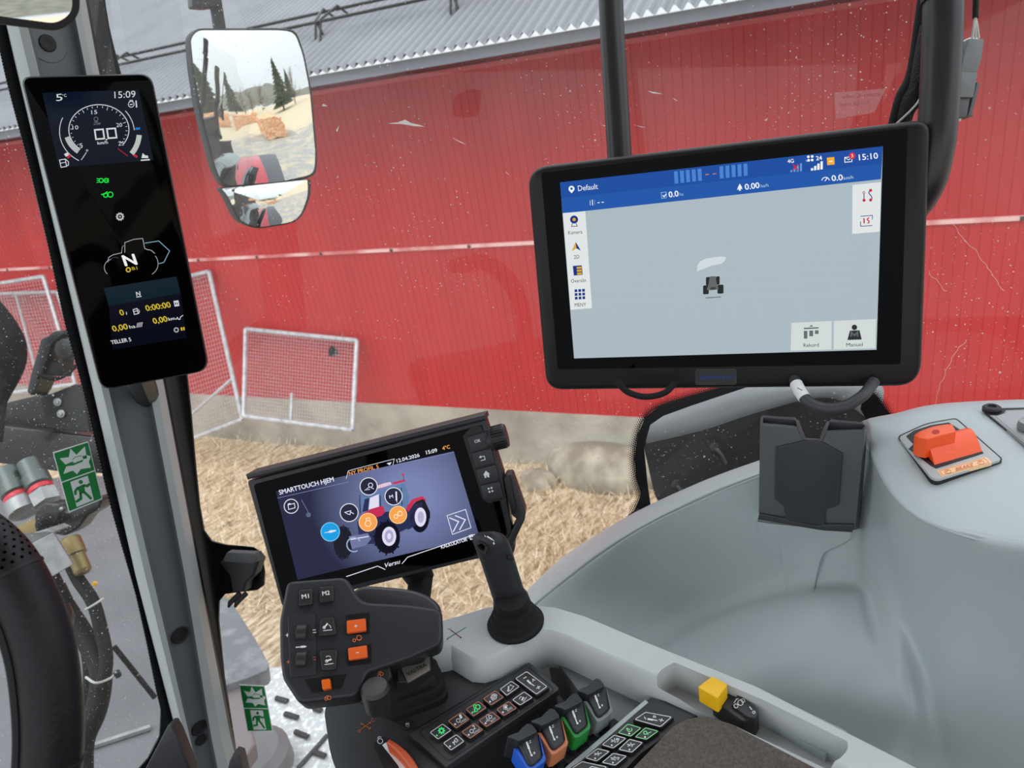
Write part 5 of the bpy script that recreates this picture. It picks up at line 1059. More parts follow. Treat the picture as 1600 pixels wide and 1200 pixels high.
def i_trauto(mb, pl, F, f, h): dot(mb, pl, f, h); trac(mb, pl, f, h, wt, .38, .7); mb.text(pl, 'AUTO', f(.42, .86), f(.78, .84), 3.6, h, wt)
def i_auto(mb, pl, F, f, h): dot(mb, pl, f, h); mb.circ(pl, f(.54, .34), 2.2, h, wt, 10); mb.arc(pl, f(.54, .34), 3.6, 20, 330, .8, h, wt, 10); mb.text(pl, 'AUTO', f(.40, .84), f(.78, .82), 3.8, h, wt)
def i_m3(mb, pl, F, f, h): dot(mb, pl, f, h); mb.text(pl, 'M3', f(.42, .78), f(.78, .60), 6, h, wt, bold=.04, lean=1)
def i_A(mb, pl, F, f, h):
    mb.line(pl, F([(.22, .22), (.30, .30)]), 0.1, h, wt); mb.line(pl, [Z1(1185, 268), Z1(1218, 250)], 1.4, h, wt); mb.line(pl, [Z1(1225, 285), Z1(1262, 320)], 3, h, wt); mb.line(pl, [Z1(1262, 320), Z1(1300, 345)], 1.6, h, wt); mb.text(pl, 'A', Z1(1283, 305), Z1(1312, 285), 4.6, h, wt, bold=.03)
    mb.line(pl, [Z1(1322, 370), Z1(1362, 350)], 1.3, h, wt); mb.line(pl, [Z1(1335, 345), Z1(1350, 378)], 1.3, h, wt)
p1 = dk_.off(.006)
mb = MB(); mb.pp(p1, rpoly([Z1(-5, 845), Z1(1240, 92), Z1(1572, 372), Z1(372, 1192)], [3, 3, 7, 3], 4), -.006, 0, cg2, .002)
mb.line(p1, rpoly([Z1(92, 820), Z1(1222, 128), Z1(1520, 385), Z1(400, 1130)], [6, 6, 7, 6], 4), 1.2, .0003, blackm, True); kp1 = mb.build('upper_keypad', con)
for q, bc, ic in [([(205, 830), (345, 735), (440, 805), (295, 905)], wt, i_gear), ([(395, 710), (540, 615), (630, 690), (485, 790)], so, i_eng('1')), ([(580, 590), (720, 500), (805, 570), (665, 665)], so, i_trac), ([(760, 480), (895, 390), (985, 460), (850, 550)], so, i_leaf), ([(935, 380), (1060, 290), (1150, 350), (1010, 450)], wt, i_up), ([(1090, 265), (1215, 185), (1445, 355), (1325, 440)], wt, i_A),
                  ([(345, 940), (490, 845), (575, 920), (430, 1020)], wt, i_m3), ([(535, 825), (675, 730), (770, 800), (630, 895)], so, i_eng('2')), ([(715, 705), (860, 610), (950, 680), (800, 775)], so, i_trauto), ([(900, 590), (1035, 500), (1120, 575), (980, 660)], so, i_auto), ([(1065, 490), (1195, 400), (1285, 465), (1150, 550)], wt, i_dn)]:
    key(kp1, p1.off(.0), [Z1(*a) for a in q], bc, ic)
p2 = hor(DZ+.004); lt = mat('lit_mint', (.05, .2, .1, 1), .5, emit=rgb(120, 190, 130))
mb = MB(); mb.pp(p2, rpoly([(860, 1225), (888, 1198), (1016, 1090), (1080, 1104), (1096, 1117), (1078, 1122), (1000, 1178), (940, 1240)], [2, 2, 2, 2, 3, 3, 2, 2], 3), -.05, 0, cg2, .002); kp2 = mb.build('lower_keypad', con)
mb = MB(); mb.pp(p2, [(878, 1206), (884, 1198), (1008, 1093), (1013, 1097), (890, 1204)], -.02, .0006, panelg, .0004); mb.build('grey_rail', kp2)
def i_B(mb, pl, F, f, h): mb.line(pl, [Z2(1148, 185), Z2(1165, 208)], 1.2, h, wt); mb.line(pl, [Z2(1180, 205), Z2(1235, 215)], 2.6, h, wt); mb.line(pl, [Z2(1235, 212), Z2(1275, 222)], 1.4, h, wt); mb.text(pl, 'B', Z2(1232, 190), Z2(1262, 196), 3.4, h, wt, bold=.03); mb.line(pl, [Z2(1290, 210), Z2(1335, 222)], 1.2, h, wt); mb.line(pl, [Z2(1320, 200), Z2(1305, 232)], 1.2, h, wt)
def i_pow(mb, pl, F, f, h): mb.circ(pl, f(.22, .70), 1.5, h, wt, 8); mb.arc(pl, f(.56, .46), 3.8, -50, 230, 1.1, h, lt, 16, ry=3); mb.line(pl, F([(.56, .5), (.58, .2)]), 1.1, h, lt)
def i_gr2(mb, pl, F, f, h): mb.circ(pl, f(.2, .68), 1.5, h, wt, 8); mb.arc(pl, f(.56, .36), 2.6, 0, 360, 1.1, h, lt, 12); mb.line(pl, F([(.42, .7), (.55, .55), (.75, .66)]), 1, h, lt)
def i_x(k):
    def g_(mb, pl, F, f, h):
        mb.circ(pl, f(.2, .66), 1.4, h, wt, 8)
        for a in ([(.42, .35), (.72, .62)], [(.56, .2), (.56, .6)], [(.74, .3), (.44, .66)], [(.5, .75), (.74, .66)])[:3+(k % 2)]: mb.line(pl, F(a), 1.1, h, wt)
        if k == 1: mb.flat(pl, F([(.6, .5), (.8, .4), (.82, .62), (.62, .7)]), h, wt)
        if k == 3: mb.arc(pl, f(.56, .48), 2.2, 0, 360, .9, h, wt, 10)
    return g_
def i_bot(mb, pl, F, f, h): mb.line(pl, F([(.2, .5), (.32, .3), (.4, .5)]), 1, h, wt); mb.line(pl, F([(.5, .5), (.7, .5), (.7, .8), (.5, .8)]), 1, h, wt, True)
for q, bc, ic in [([(1045, 210), (1155, 135), (1425, 185), (1310, 285)], wt, i_B), ([(890, 340), (990, 250), (1125, 290), (1020, 375)], lt, i_pow), ([(1055, 380), (1160, 285), (1290, 320), (1170, 405)], lt, i_gr2), ([(735, 455), (860, 355), (980, 390), (850, 490)], wt, i_x(1)), ([(895, 500), (1005, 395), (1140, 430), (1030, 530)], wt, i_x(2)), ([(575, 580), (700, 485), (820, 515), (690, 615)], wt, i_x(4)), ([(735, 625), (850, 530), (985, 560), (870, 655)], wt, i_x(3)), ([(440, 680), (545, 610), (800, 665), (700, 760)], wt, i_bot)]:
    key(kp2, p2, [Z2(*a) for a in q], bc, ic)
# armrest cushion
mb = MB(); ap = hor(DZ+.012); mb.pp(ap, rpoly([(960, 1230), (1052, 1134), (1085, 1118), (1140, 1128), (1290, 1208), (1380, 1260), (1300, 1500), (900, 1500)], [4, 10, 26, 26, 30, 4, 4, 4], 8), -.045, 0, fabric, .006); mb.build('armrest_cushion', label='brown-grey fabric armrest cushion at the bottom edge, right of the lower keypad', cat='cushion')
# yellow switch in the slot
t = thing('pto_switch', 'yellow rocker switch on a black base inside the slot of the grey frame', 'switch', fr_.at(1130, 1090, -.028)); q = fr_.off(-.010)
mb = MB(); mb.pp(q, rpoly([(1112, 1092), (1128, 1076), (1144, 1080), (1186, 1112), (1180, 1124), (1160, 1126)], 2), -.018, 0, kb, .001); mb.pp(q.off(.003), rpoly([(1142, 1100), (1154, 1083), (1186, 1111), (1180, 1122), (1168, 1120)], 2), -.01, 0, kb, .001)
hh = .0034; mb.arc(q, (1150, 1103), 3.2, 0, 360, .9, hh, wt, 12); mb.arc(q, (1157, 1098), 4.2, 0, 360, 1.0, hh, wt, 14); mb.line(q, [(1147, 1098), (1151, 1092), (1154, 1092)], .9, hh, wt); mb.line(q, [(1157, 1093), (1162, 1091.5), (1164, 1096), (1160, 1098)], .8, hh, wt, True); mb.line(q, [(1171, 1104), (1175, 1109)], 1.5, hh, wt); mb.arc(q, (1178, 1113), 2, 0, 360, 1, hh, wt, 8); mb.build('switch_base', t)
YP = rpoly([(1090, 1073), (1113, 1056), (1137, 1069), (1121, 1091)], 3, 4); q = fr_.off(.004)
mb = MB(); mb.pp(q, YP, -.016, 0, yellow, .0012); mb.build('yellow_rocker', t)

# hydraulic levers
lp = plane3((825, 1165, .560), (932, 1095, .605), (790, 1100, .590))
for k, (dx, dy, sc_, col, lab) in enumerate([(-35.7, 24.4, 1.03, rgb(22, 90, 200), 'hydraulic finger lever with a blue clip, leftmost of the four'), (0, 0, 1., rgb(196, 120, 80), 'hydraulic finger lever with a copper coloured clip, between the blue and the green one'), (36, -24.7, .97, rgb(30, 130, 52), 'hydraulic finger lever with a green clip, third of the four'), (71, -49, .94, rgb(120, 126, 128), 'hydraulic finger lever with a grey clip, farthest back of the four')]):
    def Q(L): return [((820+x/6.154-862)*sc_+862+dx, (1090+y/6.154-1140)*sc_+1140+dy) for x, y in L]
    base = lp.at(*Q([(270, 330)])[0])
    t = thing('hydraulic_lever', lab, 'lever', base, 'four hydraulic finger levers')
    cm = mat('clip_%d' % k, col, .45)
    mb = MB(); mb.pp(lp, Q([(150, 262), (165, 245), (325, 165), (345, 190), (385, 400), (372, 425), (300, 482), (268, 482), (245, 455)]), -.014, .006, charcoal, .0022); mb.line(lp, Q([(170, 270), (290, 212)]), 1, .0064, black); h = .0066
    mb.line(lp, Q([(240, 285), (262, 345)]), 3.0, h, wt); mb.line(lp, Q([(260, 340), (282, 400)]), 1.6, h, wt); mb.circ(lp, Q([(285, 402)])[0], 1.7, h, wt, 8); mb.circ(lp, Q([(240, 282)])[0], 1.5, h, wt, 8)
    mb.line(lp, Q([(262, 272), (278, 262)]), .9, h, wt); mb.line(lp, Q([(264, 288), (280, 278)]), .9, h, wt); mb.line(lp, Q([(300, 380), (320, 380)]), .9, h, wt); mb.line(lp, Q([(310, 368), (310, 392)]), .9, h, wt); mb.build('cap', t)
    mb = MB(); mb.pp(lp, rpoly(Q([(58, 225), (100, 205), (160, 185), (200, 140), (245, 103), (285, 110), (330, 165), (335, 185), (160, 272), (135, 255), (100, 245), (72, 238)]), 1.5, 3), -.012, .010, charcoal, .004); mb.build('finger_rest', t)
    mb = MB(); mb.pp(lp, Q([(120, 335), (160, 335), (240, 460), (270, 487), (300, 487), (378, 428), (388, 400), (348, 200), (360, 215), (418, 430), (408, 458), (300, 540), (262, 545), (250, 535)]), -.012, .003, cm, .0012); mb.build('coloured_clip', t)
    mb = MB(); nd = nrm(np.array([.10, -.18, -1.])); c0 = lp.at(*Q([(330, 430)])[0], -.014)
    for j in range(2):
        c1 = c0-UP*.016+nrm(lp.ex*.9+np.array([.0, -.9, -.35]))*(.007+.010*j); mb.box(c1, (lp.ex, np.cross(lp.ex, UP), UP), (.0095, .004, .012+.003*j), blackm)
    mb.tube([c0+lp.n*.004, c0+np.array([.01, .0, -.06])], .006, blackm, 8); mb.build('lever_arm', t)

# ================================================================== multifunction armrest lever
hp = plane3((470, 920, .638), (690, 960, .640), (560, 800, .700))
hp = plane3((480, 1060, .600), (680, 1000, .622), (500, 915, .640))
t = thing('drive_lever', 'large black multifunction drive lever covered with black and orange buttons', 'lever', at_h(650, 1090, DZ))
FP = rpoly([(448, 908), (541, 900.5), (556, 926), (566, 938), (578, 941), (640, 944), (683, 950), (691, 956), (692, 996), (688, 1008), (640, 1030), (574, 1052), (566, 1074), (556, 1089), (467, 1100), (441, 1060), (437, 1028), (436, 970)], [9, 12, 8, 4, 4, 4, 4, 6, 10, 8, 4, 6, 8, 8, 10, 8, 8, 10], 4)
FPb = rpoly([(458, 913), (538, 908), (553, 930), (567, 943), (640, 950), (684, 960), (684, 996), (640, 1018), (572, 1040), (560, 1070), (550, 1080), (472, 1090), (450, 1055), (446, 1028), (446, 970)], [8, 12, 8, 6, 4, 6, 8, 6, 8, 8, 6, 10, 8, 8, 10], 4)
mb = MB(); mb.pp(hp, FP, -.034, 0, charcoal, .0055, back=.006); mb.build('face', t, smooth=40)
mb = MB(); mb.pp(hp.off(-.018), rpoly([(548, 926), (564, 914), (582, 914), (640, 919), (670, 929), (690, 946), (690, 990), (640, 1024), (560, 1020)], [6, 14, 14, 18, 24, 24, 22, 16, 10], 6), -.034, 0, mat('grip_black', (.036, .037, .041, 1), .36, bump=(1200, .15, .0006)), .0065); mb.build('palm_grip', t, smooth=40)
h = .0006
mb = MB(); mb.pp(hp, rpoly([(449, 962), (493, 958), (495, 1054), (453, 1058)], 3), -.001, .0012, charcoal, .0008); mb.build('roller_panel', t)
for (y0, lab) in ((976, None), (1018, None)):
    mb = MB(); mb.pp(hp, [(457, y0+1), (485, y0), (487, y0+24), (459, y0+25)], 0, .0018, blackm); a = hp.at(463, y0+13, -.002); b_ = hp.at(481, y0+12, -.002)
    mb.lathe(a, nrm(b_-a), [(.006, 0), (.0075, .001), (.0075, np.linalg.norm(b_-a)-.001), (.006, np.linalg.norm(b_-a))], kb, 20); mb.build('thumb_roller', t)
def btn(q, m, icon=None, hh=.004, r=2.5, name='button', label=None):
    mb = MB(); mb.pp(hp, rpoly(shrink(q, 1.10), r, 3), 0, .0012, blackm); mb.pp(hp, rpoly(q, r, 4), 0, hh, m, .0013)
    if icon: icon(mb, hh+.0002)
    mb.build(name, t, label=label)
btn([(467, 922), (488, 920), (488, 944), (467, 947)], kb, lambda m_, z: m_.text(hp, 'M1', (472, 935.5), (483, 934), 6.5, z, wt, bold=.04))
btn([(499, 917), (521, 915), (521, 939), (500, 942)], kb, lambda m_, z: m_.text(hp, 'M2', (504, 930.5), (515.5, 929), 6.5, z, wt, bold=.04))
def ic1(m_, z): m_.line(hp, [(506, 981), (512, 974)], 2.4, z, wt); m_.arc(hp, (506.5, 980.5), 2, 0, 360, .9, z, wt, 10); m_.line(hp, [(505, 985.5), (519, 984)], 1.1, z, wt); m_.arc(hp, (510, 982), 7, -60, -5, .9, z, wt, 6)
def ic2(m_, z): m_.line(hp, [(510, 1033), (518, 1030)], 2.6, z, wt); m_.arc(hp, (510.5, 1033), 2, 0, 360, .9, z, wt, 10); m_.line(hp, [(507, 1038.5), (521, 1036.5)], 1.1, z, wt); m_.arc(hp, (513, 1030), 5, -140, -40, .9, z, wt, 6)
btn([(501, 966), (521, 963.5), (526, 991), (498, 994)], kb, ic1, .005, 3); btn([(499, 1017), (527, 1015), (525, 1046), (503, 1047)], kb, ic2, .005, 3)
mb = MB(); mb.pp(hp, rpoly([(540, 961), (577, 957), (577, 990), (541, 992)], 2), 0, .0008, black); mb.pp(hp, rpoly([(542, 1012), (580, 1006), (580, 1036), (543, 1040)], 2), 0, .0008, black); mb.build('orange_surround', t)
pl_ = lambda m_, z: (m_.line(hp, [(553.5, 978.3), (558.5, 977.9)], 1, z, wt), m_.line(hp, [(556, 975.6), (556, 980.6)], 1, z, wt))
btn([(541.5, 969.5), (571, 966), (572, 985.5), (542, 989.5)], orange, pl_, .0045, 2, label='orange button with a plus sign'); btn([(543.5, 1012.5), (573, 1008), (574, 1027), (545, 1031.5)], orange, lambda m_, z: m_.line(hp, [(556, 1020), (560.5, 1019.5)], 1.1, z, wt), .0045, 2, label='orange button with a minus sign')
op2 = ink(225, 120, 60)
g = MB(); g.line(hp, [(446.5, 992.5), (451.5, 992)], 1.2, h, wt); g.line(hp, [(449, 989.5), (449, 995.2)], 1.2, h, wt); g.line(hp, [(448, 1034.5), (453, 1034)], 1.1, h, op2); g.line(hp, [(450.5, 1031.5), (450.5, 1037)], 1.1, h, op2)
for y, m in ((984.5, wt), (1027, ink(180, 70, 90))): g.line(hp, [(488.5, y), (493.5, y-.4)], 1.1, h+.001, m); g.line(hp, [(489, y+4), (494, y+3.6)], 1.1, h+.001, m)
g.line(hp, [(462, 1011.5), (479, 1010)], 1.5, .0015, wt); g.line(hp, [(470, 1010.8), (477, 1010.2)], 3.2, .0016, wt)
g.arc(hp, (561, 996.5), 3.6, 0, 360, 1.1, h, op2, 14); g.arc(hp, (553.5, 1000.5), 2.3, 0, 360, 1, h, op2, 12)
for k in range(8): a = k*.785; g.line(hp, [(561+3.6*math.cos(a), 996.5+3.6*math.sin(a)), (561+5*math.cos(a), 996.5+5*math.sin(a))], 1, h, op2)
g.flat(hp, [(485, 1069), (492, 1065.5), (492, 1071)], h, op2); g.flat(hp, [(524.5, 1060), (532, 1062), (525, 1065.5)], h, op2)
for x, y in ((489, 1080), (524, 1075)): g.line(hp, [(x, y), (x+3, y-6)], .9, h, op2); g.line(hp, [(x+5, y-1), (x+5.4, y-6.5)], .9, h, op2); g.line(hp, [(x+8, y-1), (x+8.4, y-6.5)], .9, h, op2)
g.arc(hp, (509.5, 1092.3), 2.0, 0, 360, .9, h, op2, 10); g.arc(hp, (514.5, 1090.3), 2.8, 0, 360, .9, h, op2, 12); g.line(hp, [(507.5, 1090), (510.5, 1087.5), (513.5, 1086.8)], .9, h, op2)
g.build('printed_symbols', t, smooth=0)
mb = MB(); mb.pp(hp, [(476, 1062), (541, 1053), (533, 1076), (488, 1082)], 0, .0008, black, 0); mb.build('direction_recess', t)
btn([(502, 1062), (515, 1060), (517, 1075), (504, 1078)], mat('orange_switch', rgb(232, 100, 20), .3), None, .007, 2, 'direction_switch', 'orange slide switch')  # slide switch in plain orange
# stem, badge, bellows, roller below
mb = MB(); bz = DZ
for k, (s, zz) in enumerate([(1.0, .000), (.98, .007), (.86, .008), (.85, .015), (.74, .016), (.72, .023), (.60, .025), (.55, .034)]): pass
ctr_ = np.array(dk_.uv(650, 1085)); ex_ = np.array(dk_.uv(676, 1069))-np.array(dk_.uv(625, 1088)); ex_ = ex_/np.linalg.norm(ex_); ey_ = np.array((-ex_[1], ex_[0]))
def sq(s, wx=.027, wy=.022): return [tuple(ctr_+ex_*a*wx*s+ey_*b*wy*s) for a, b in rpoly([(-1, -1), (1, -1), (1, 1), (-1, 1)], .45, 5)]
R = [[dk_.w(u, v, z) for u, v in sq(s)] for s, z in [(1.0, 0), (1.0, .006), (.90, .0075), (.90, .009), (.97, .010), (.95, .016), (.84, .0175), (.84, .019), (.88, .020), (.84, .027), (.72, .029), (.68, .036), (.6, .05)]]
mb.rings(R, rubber); mb.build('bellows', t, smooth=50)
bp_ = plane3((637, 1068, .618), (672, 1050, .628), (630, 1044, .628))
mb = MB(); mb.pp(bp_, [(618, 1036), (672, 1012), (674, 1046), (640, 1066), (622, 1066)], -.03, -.0005, kb, .001); mb.build('stem', t)
mb = MB(); mb.pp(bp_, rpoly([(627, 1044), (671, 1020), (671.5, 1047), (637, 1067)], 1), -.001, .001, mat('badge_bronze', rgb(128, 122, 112), .35, metal=.6), .0004); mb.text(bp_, 'VALTRA', (637.5, 1056.5), (667, 1040), 5.8, .0014, blackm, bold=.02); mb.build('badge', t, label='bronze grey badge with dark lettering')
mb = MB(); rc = at_d(587, 1088, .598); mb.lathe(rc+np.array([0, 0, -.012]), nrm(np.array([.05, -.05, 1])), [(.002, -.003), (.0095, -.001), (.0115, .001), (.0118, .020), (.010, .023), (.002, .024)], kb, 28); mb.build('thumb_wheel', t)
g = MB(); g.pp(hp.off(-.006), rpoly([(566, 1046), (606, 1030), (612, 1056), (606, 1066), (570, 1078), (562, 1066)], 3), -.02, 0, charcoal, .003); z = -.0056
g.arc(hp, (592.5, 1056), 2.2, 0, 360, .9, z, op2, 10); g.arc(hp, (596.5, 1053), 2.4, 0, 360, .9, z, op2, 10); g.line(hp, [(591, 1053), (592.5, 1049.5), (596, 1049)], .9, z, op2); g.flat(hp, [(588, 1060.5), (600, 1060), (588, 1065)], z, op2); g.build('wheel_housing', t)

# joystick
t = thing('joystick', 'black joystick with a ribbed rubber boot on the light grey frame', 'joystick', fr_.at(805, 975))
b0 = fr_.at(806, 974); a1 = at_d(788, 935, .700)
mb = MB(); mb.lathe(b0, UP, [(.0265, 0), (.0270, .002), (.0255, .0045), (.0225, .005), (.0215, .0065), (.0228, .008), (.0215, .012), (.0188, .0125), (.018, .014), (.0190, .0155), (.0178, .0195), (.0155, .020), (.0150, .0215), (.0158, .023), (.0150, .029), (.012, .030)], rubber, 40); mb.build('rubber_boot', t, smooth=50)
# handle: cross sections along its axis given by left and right outline in the photo
secs = [(771, 951, 830, 940, .697, .013), (770, 936, 824, 925, .693, .014), (768, 930, 818, 918, .692, .0148), (760, 905, 810, 893, .688, .0158), (752, 880, 802, 866, .684, .0168), (744, 860, 796, 848, .680, .0170), (738, 845, 788, 836, .677, .0155), (739, 838, 781, 832, .675, .012), (747, 832, 772, 830, .674, .006)]
vdir = nrm(ray(785, 890)); R = []
for xl, yl, xr, yr, d, dep in secs:
    L, Rr = at_d(xl, yl, d), at_d(xr, yr, d); m_ = (L+Rr)/2; ax_ = (L-Rr)/2; w_ = np.linalg.norm(ax_); ax_ = ax_/w_; dd = nrm(vdir-vdir.dot(ax_)*ax_)
    ring = []
    for k in range(24):
        a = 2*math.pi*k/24; c, s = math.cos(a), math.sin(a); e = .72
        ring.append(m_+ax_*w_*math.copysign(abs(c)**e, c)+dd*dep*math.copysign(abs(s)**.8, s)*1.0)
    R.append(ring)
mb = MB(); mb.rings(R, charcoal); jh = mb.build('grip', t, smooth=45)
jp = plane3((752, 862, .660), (786, 855, .660), (748, 838, .662))
mb = MB(); mb.pp(jp, [(743, 853), (748, 845), (757, 849), (762, 856), (758, 869), (751, 862), (744, 860)], -.008, .0, blackm, .0005); mb.pp(jp, rpoly([(746, 853), (751, 849), (758, 853), (756, 862), (749, 858)], 1), 0, .0015, blackg, .0005); mb.build('trigger_switch', t)
jt = plane3((755, 842, .6555), (786, 852, .6555), (750, 820, .66)); h = 0
mb = MB(); mb.line(jt, [(761, 838), (769, 843)], 2, h, wt); mb.line(jt, [(769, 843), (772, 845)], 1, h, wt); mb.line(jt, [(770, 848), (773, 850)], 1, h, wt); mb.line(jt, [(772, 846.5), (771, 851)], 1, h, wt); mb.line(jt, [(757, 836.5), (759, 839)], 1, h, wt); mb.build('printed_symbols', t, smooth=0)
mb = MB(); mb.tube([at_d(797, 870, .668), at_d(799, 872, .672)], .0025, blackm, 8); mb.build('side_button', t)

# ================================================================== grey moulded side console
SC = []
def dz(px, py, z): return at_h(px, py, z)
# columns: crest outer (row0..), each a list of space points from the outside over the rim and down the inside
cols = [
 # px outer, crest, then wall/shelf points as (px,py,mode,value)
 [(795, 985, 'x', .60), (805, 948, 'x', .585), (822, 952, 'x', .555), (826, 965, 'x', .55), (850, 990, 'x', .545), (870, 1010, 'x', .53), (880, 1030, 'x', .50), (890, 1070, 'x', .47), (890, 1120, 'x', .44)],
 [(815, 935, 'x', .62), (838, 909, 'x', .605), (848, 928, 'x', .572), (856, 940, 'x', .566), (895, 985, 'x', .56), (925, 1025, 'x', .545), (935, 1045, 'x', .52), (940, 1080, 'x', .47), (935, 1130, 'x', .44)],
 [(880, 870, 'x', .635), (908, 856, 'x', .618), (930, 864, 'x', .586), (938, 878, 'x', .580), (965, 950, 'x', .578), (1010, 1010, 'x', .562), (1025, 1030, 'x', .53), (1025, 1080, 'x', .475), (1010, 1140, 'x', .44)],
 [(960, 822, 'x', .65), (985, 805, 'x', .630), (1005, 817, 'x', .600), (1012, 830, 'x', .595), (1040, 910, 'x', .592), (1062, 975, 'x', .578), (1072, 1000, 'x', .545), (1080, 1070, 'x', .48), (1070, 1150, 'x', .44)],
 [(1070, 775, 'x', .66), (1090, 755, 'x', .640), (1100, 770, 'x', .610), (1105, 785, 'x', .606), (1115, 865, 'x', .604), (1125, 945, 'x', .588), (1130, 975, 'x', .555), (1140, 1060, 'x', .485), (1130, 1160, 'x', .44)],
 [(1165, 740, 'x', .665), (1184, 720, 'x', .648), (1186, 737, 'x', .617), (1187, 752, 'x', .613), (1190, 850, 'x', .611), (1195, 925, 'x', .592), (1197, 957, 'x', .556), (1205, 1050, 'x', .488), (1200, 1170, 'x', .44)],
 [(1260, 710, 'x', .67), (1262, 695, 'x', .652), (1262, 710, 'x', .626), (1262, 730, 'x', .622), (1262, 840, 'x', .617), (1268, 910, 'x', .594), (1270, 940, 'x', .556), (1280, 1050, 'x', .488), (1275, 1185, 'x', .44)],
 [(1328, 690, 'x', .69), (1330, 668, 'x', .675), (1332, 680, 'x', .640), (1332, 700, 'x', .632), (1332, 820, 'x', .615), (1332, 905, 'x', .588), (1334, 940, 'x', .554), (1345, 1060, 'x', .488), (1345, 1200, 'x', .445)],
 [(1348, 690, 'x', .70), (1351, 657, 'z', -.374), (1353, 672, 'z', -.376), (1352, 695, 'x', .626), (1352, 810, 'x', .604), (1356, 900, 'x', .578), (1360, 950, 'x', .552), (1385, 1070, 'x', .486), (1400, 1210, 'x', .45)],
 [(1362, 680, 'x', .72), (1366, 652, 'z', -.370), (1362, 706, 'z', -.374), (1366, 738, 'x', .594), (1375, 830, 'x', .580), (1385, 900, 'x', .562), (1395, 960, 'x', .538), (1420, 1080, 'x', .484), (1440, 1215, 'x', .46)],
 [(1395, 670, 'x', .74), (1400, 648, 'z', -.369), (1388, 752, 'z', -.373), (1390, 785, 'x', .556), (1402, 860, 'x', .550), (1415, 930, 'x', .540), (1430, 1000, 'x', .520), (1455, 1110, 'x', .488), (1475, 1220, 'x', .47)],
 [(1440, 660, 'x', .76), (1448, 638, 'z', -.369), (1432, 790, 'z', -.373), (1434, 818, 'x', .528), (1446, 880, 'x', .524), (1458, 950, 'x', .518), (1470, 1030, 'x', .506), (1492, 1130, 'x', .486), (1510, 1225, 'x', .475)],
 [(1500, 655, 'x', .78), (1510, 633, 'z', -.369), (1500, 816, 'z', -.373), (1502, 842, 'x', .512), (1510, 900, 'x', .510), (1516, 970, 'x', .506), (1524, 1050, 'x', .498), (1536, 1140, 'x', .488), (1548, 1230, 'x', .48)],
 [(1580, 650, 'x', .80), (1590, 631, 'z', -.369), (1580, 830, 'z', -.373), (1582, 856, 'x', .500), (1586, 920, 'x', .500), (1590, 990, 'x', .498), (1594, 1070, 'x', .494), (1598, 1150, 'x', .49), (1604, 1235, 'x', .485)],
 [(1700, 650, 'x', .82), (1720, 627, 'z', -.369), (1720, 838, 'z', -.373), (1722, 864, 'x', .49), (1722, 930, 'x', .49), (1722, 1000, 'x', .49), (1722, 1080, 'x', .49), (1722, 1160, 'x', .488), (1722, 1240, 'x', .485)],
]
Gc = [[(at_x if m == 'x' else at_h)(x, y, v) for x, y, m, v in c] for c in cols]
# refine: spline down the columns (tight at the rim), then across
def refine(L, n): return spline(L, n)
Gc = [c[:3]+[c[2]+(c[3]-c[2])*.5]+c[3:] for c in Gc]
fine = [refine(c, 7) for c in Gc]
fine = np.array([np.array(c) for c in fine])            # cols x rows x 3
across = [refine(list(fine[:, j]), 6) for j in range(fine.shape[1])]
mb = MB(); mb.grid(across, panelg, flip=True)
con2 = thing('side_console', 'light grey moulded side console sweeping behind the armrest to the brake lever', 'side console', at_x(1480, 1100, .50))
so_ = mb.build('moulded_panel', con2, smooth=180)
"""thickness"""
sd_ = so_.modifiers.new('s', 'SOLIDIFY'); sd_.thickness = .002; sd_.offset = -1

# phone holder
ph = quadplane([(1188, 655), (1352, 665), (1335, 830), (1184, 812)], .086)
def Z3(x, y): return (1000+x*.375, 600+y*.375)
t = thing('phone_holder', 'dark grey plastic phone holder clipped upright on the side console', 'phone holder', ph.at(1260, 828)); hg = mat('holder_grey', (.10, .105, .115, 1), .42, bump=(1200, .08, .0005)); hg2 = mat('holder_dark', (.040, .043, .046, 1), .5)
mb = MB(); mb.pp(ph, [Z3(*q) for q in [(500, 168), (640, 180), (655, 186), (680, 236), (735, 246), (757, 240), (776, 200), (925, 196), (938, 180), (900, 560), (885, 606), (700, 600), (495, 552)]], -.003, 0, hg, .0012); mb.build('front_plate', t)
mb = MB(); q = ph.off(-.020); mb.pp(q, [Z3(*a) for a in [(503, 140), (515, 138), (640, 146), (650, 152), (668, 200), (690, 232), (745, 236), (765, 210), (790, 158), (800, 155), (930, 166), (942, 176), (905, 600), (500, 560)]], -.003, 0, hg, .001); mb.build('back_plate', t)
mb = MB()
for a, b_, c_, d_ in [((500, 166), (495, 552), (503, 140), (500, 560)), ((925, 192), (885, 606), (938, 170), (905, 600)), ((655, 186), (680, 236), (650, 152), (675, 215)), ((757, 240), (776, 200), (765, 210), (790, 158))]:
    v = [ph.at(*Z3(*a), 0), ph.at(*Z3(*b_), 0), q.at(*Z3(*d_)), q.at(*Z3(*c_))]; nn = nrm(np.cross(v[1]-v[0], v[3]-v[0]))*.0022
    mb.add([p for p in v]+[p+nn for p in v], [(0, 1, 2, 3), (7, 6, 5, 4), (0, 4, 5, 1), (1, 5, 6, 2), (2, 6, 7, 3), (3, 7, 4, 0)], hg)
v = [ph.at(*Z3(495, 552), 0), ph.at(*Z3(885, 606), 0), q.at(*Z3(905, 600)), q.at(*Z3(500, 560))]; mb.add(v, [(0, 1, 2, 3)], hg2); mb.build('side_walls', t, smooth=0)
mb = MB(); mb.pp(ph, rpoly([Z3(*a) for a in [(565, 266), (652, 246), (682, 238), (735, 248), (757, 243), (845, 292), (828, 505), (775, 525), (770, 590), (605, 572), (600, 510), (560, 480)]], 1.5, 3), 0, .0022, hg2, .001); mb.build('raised_pad', t)
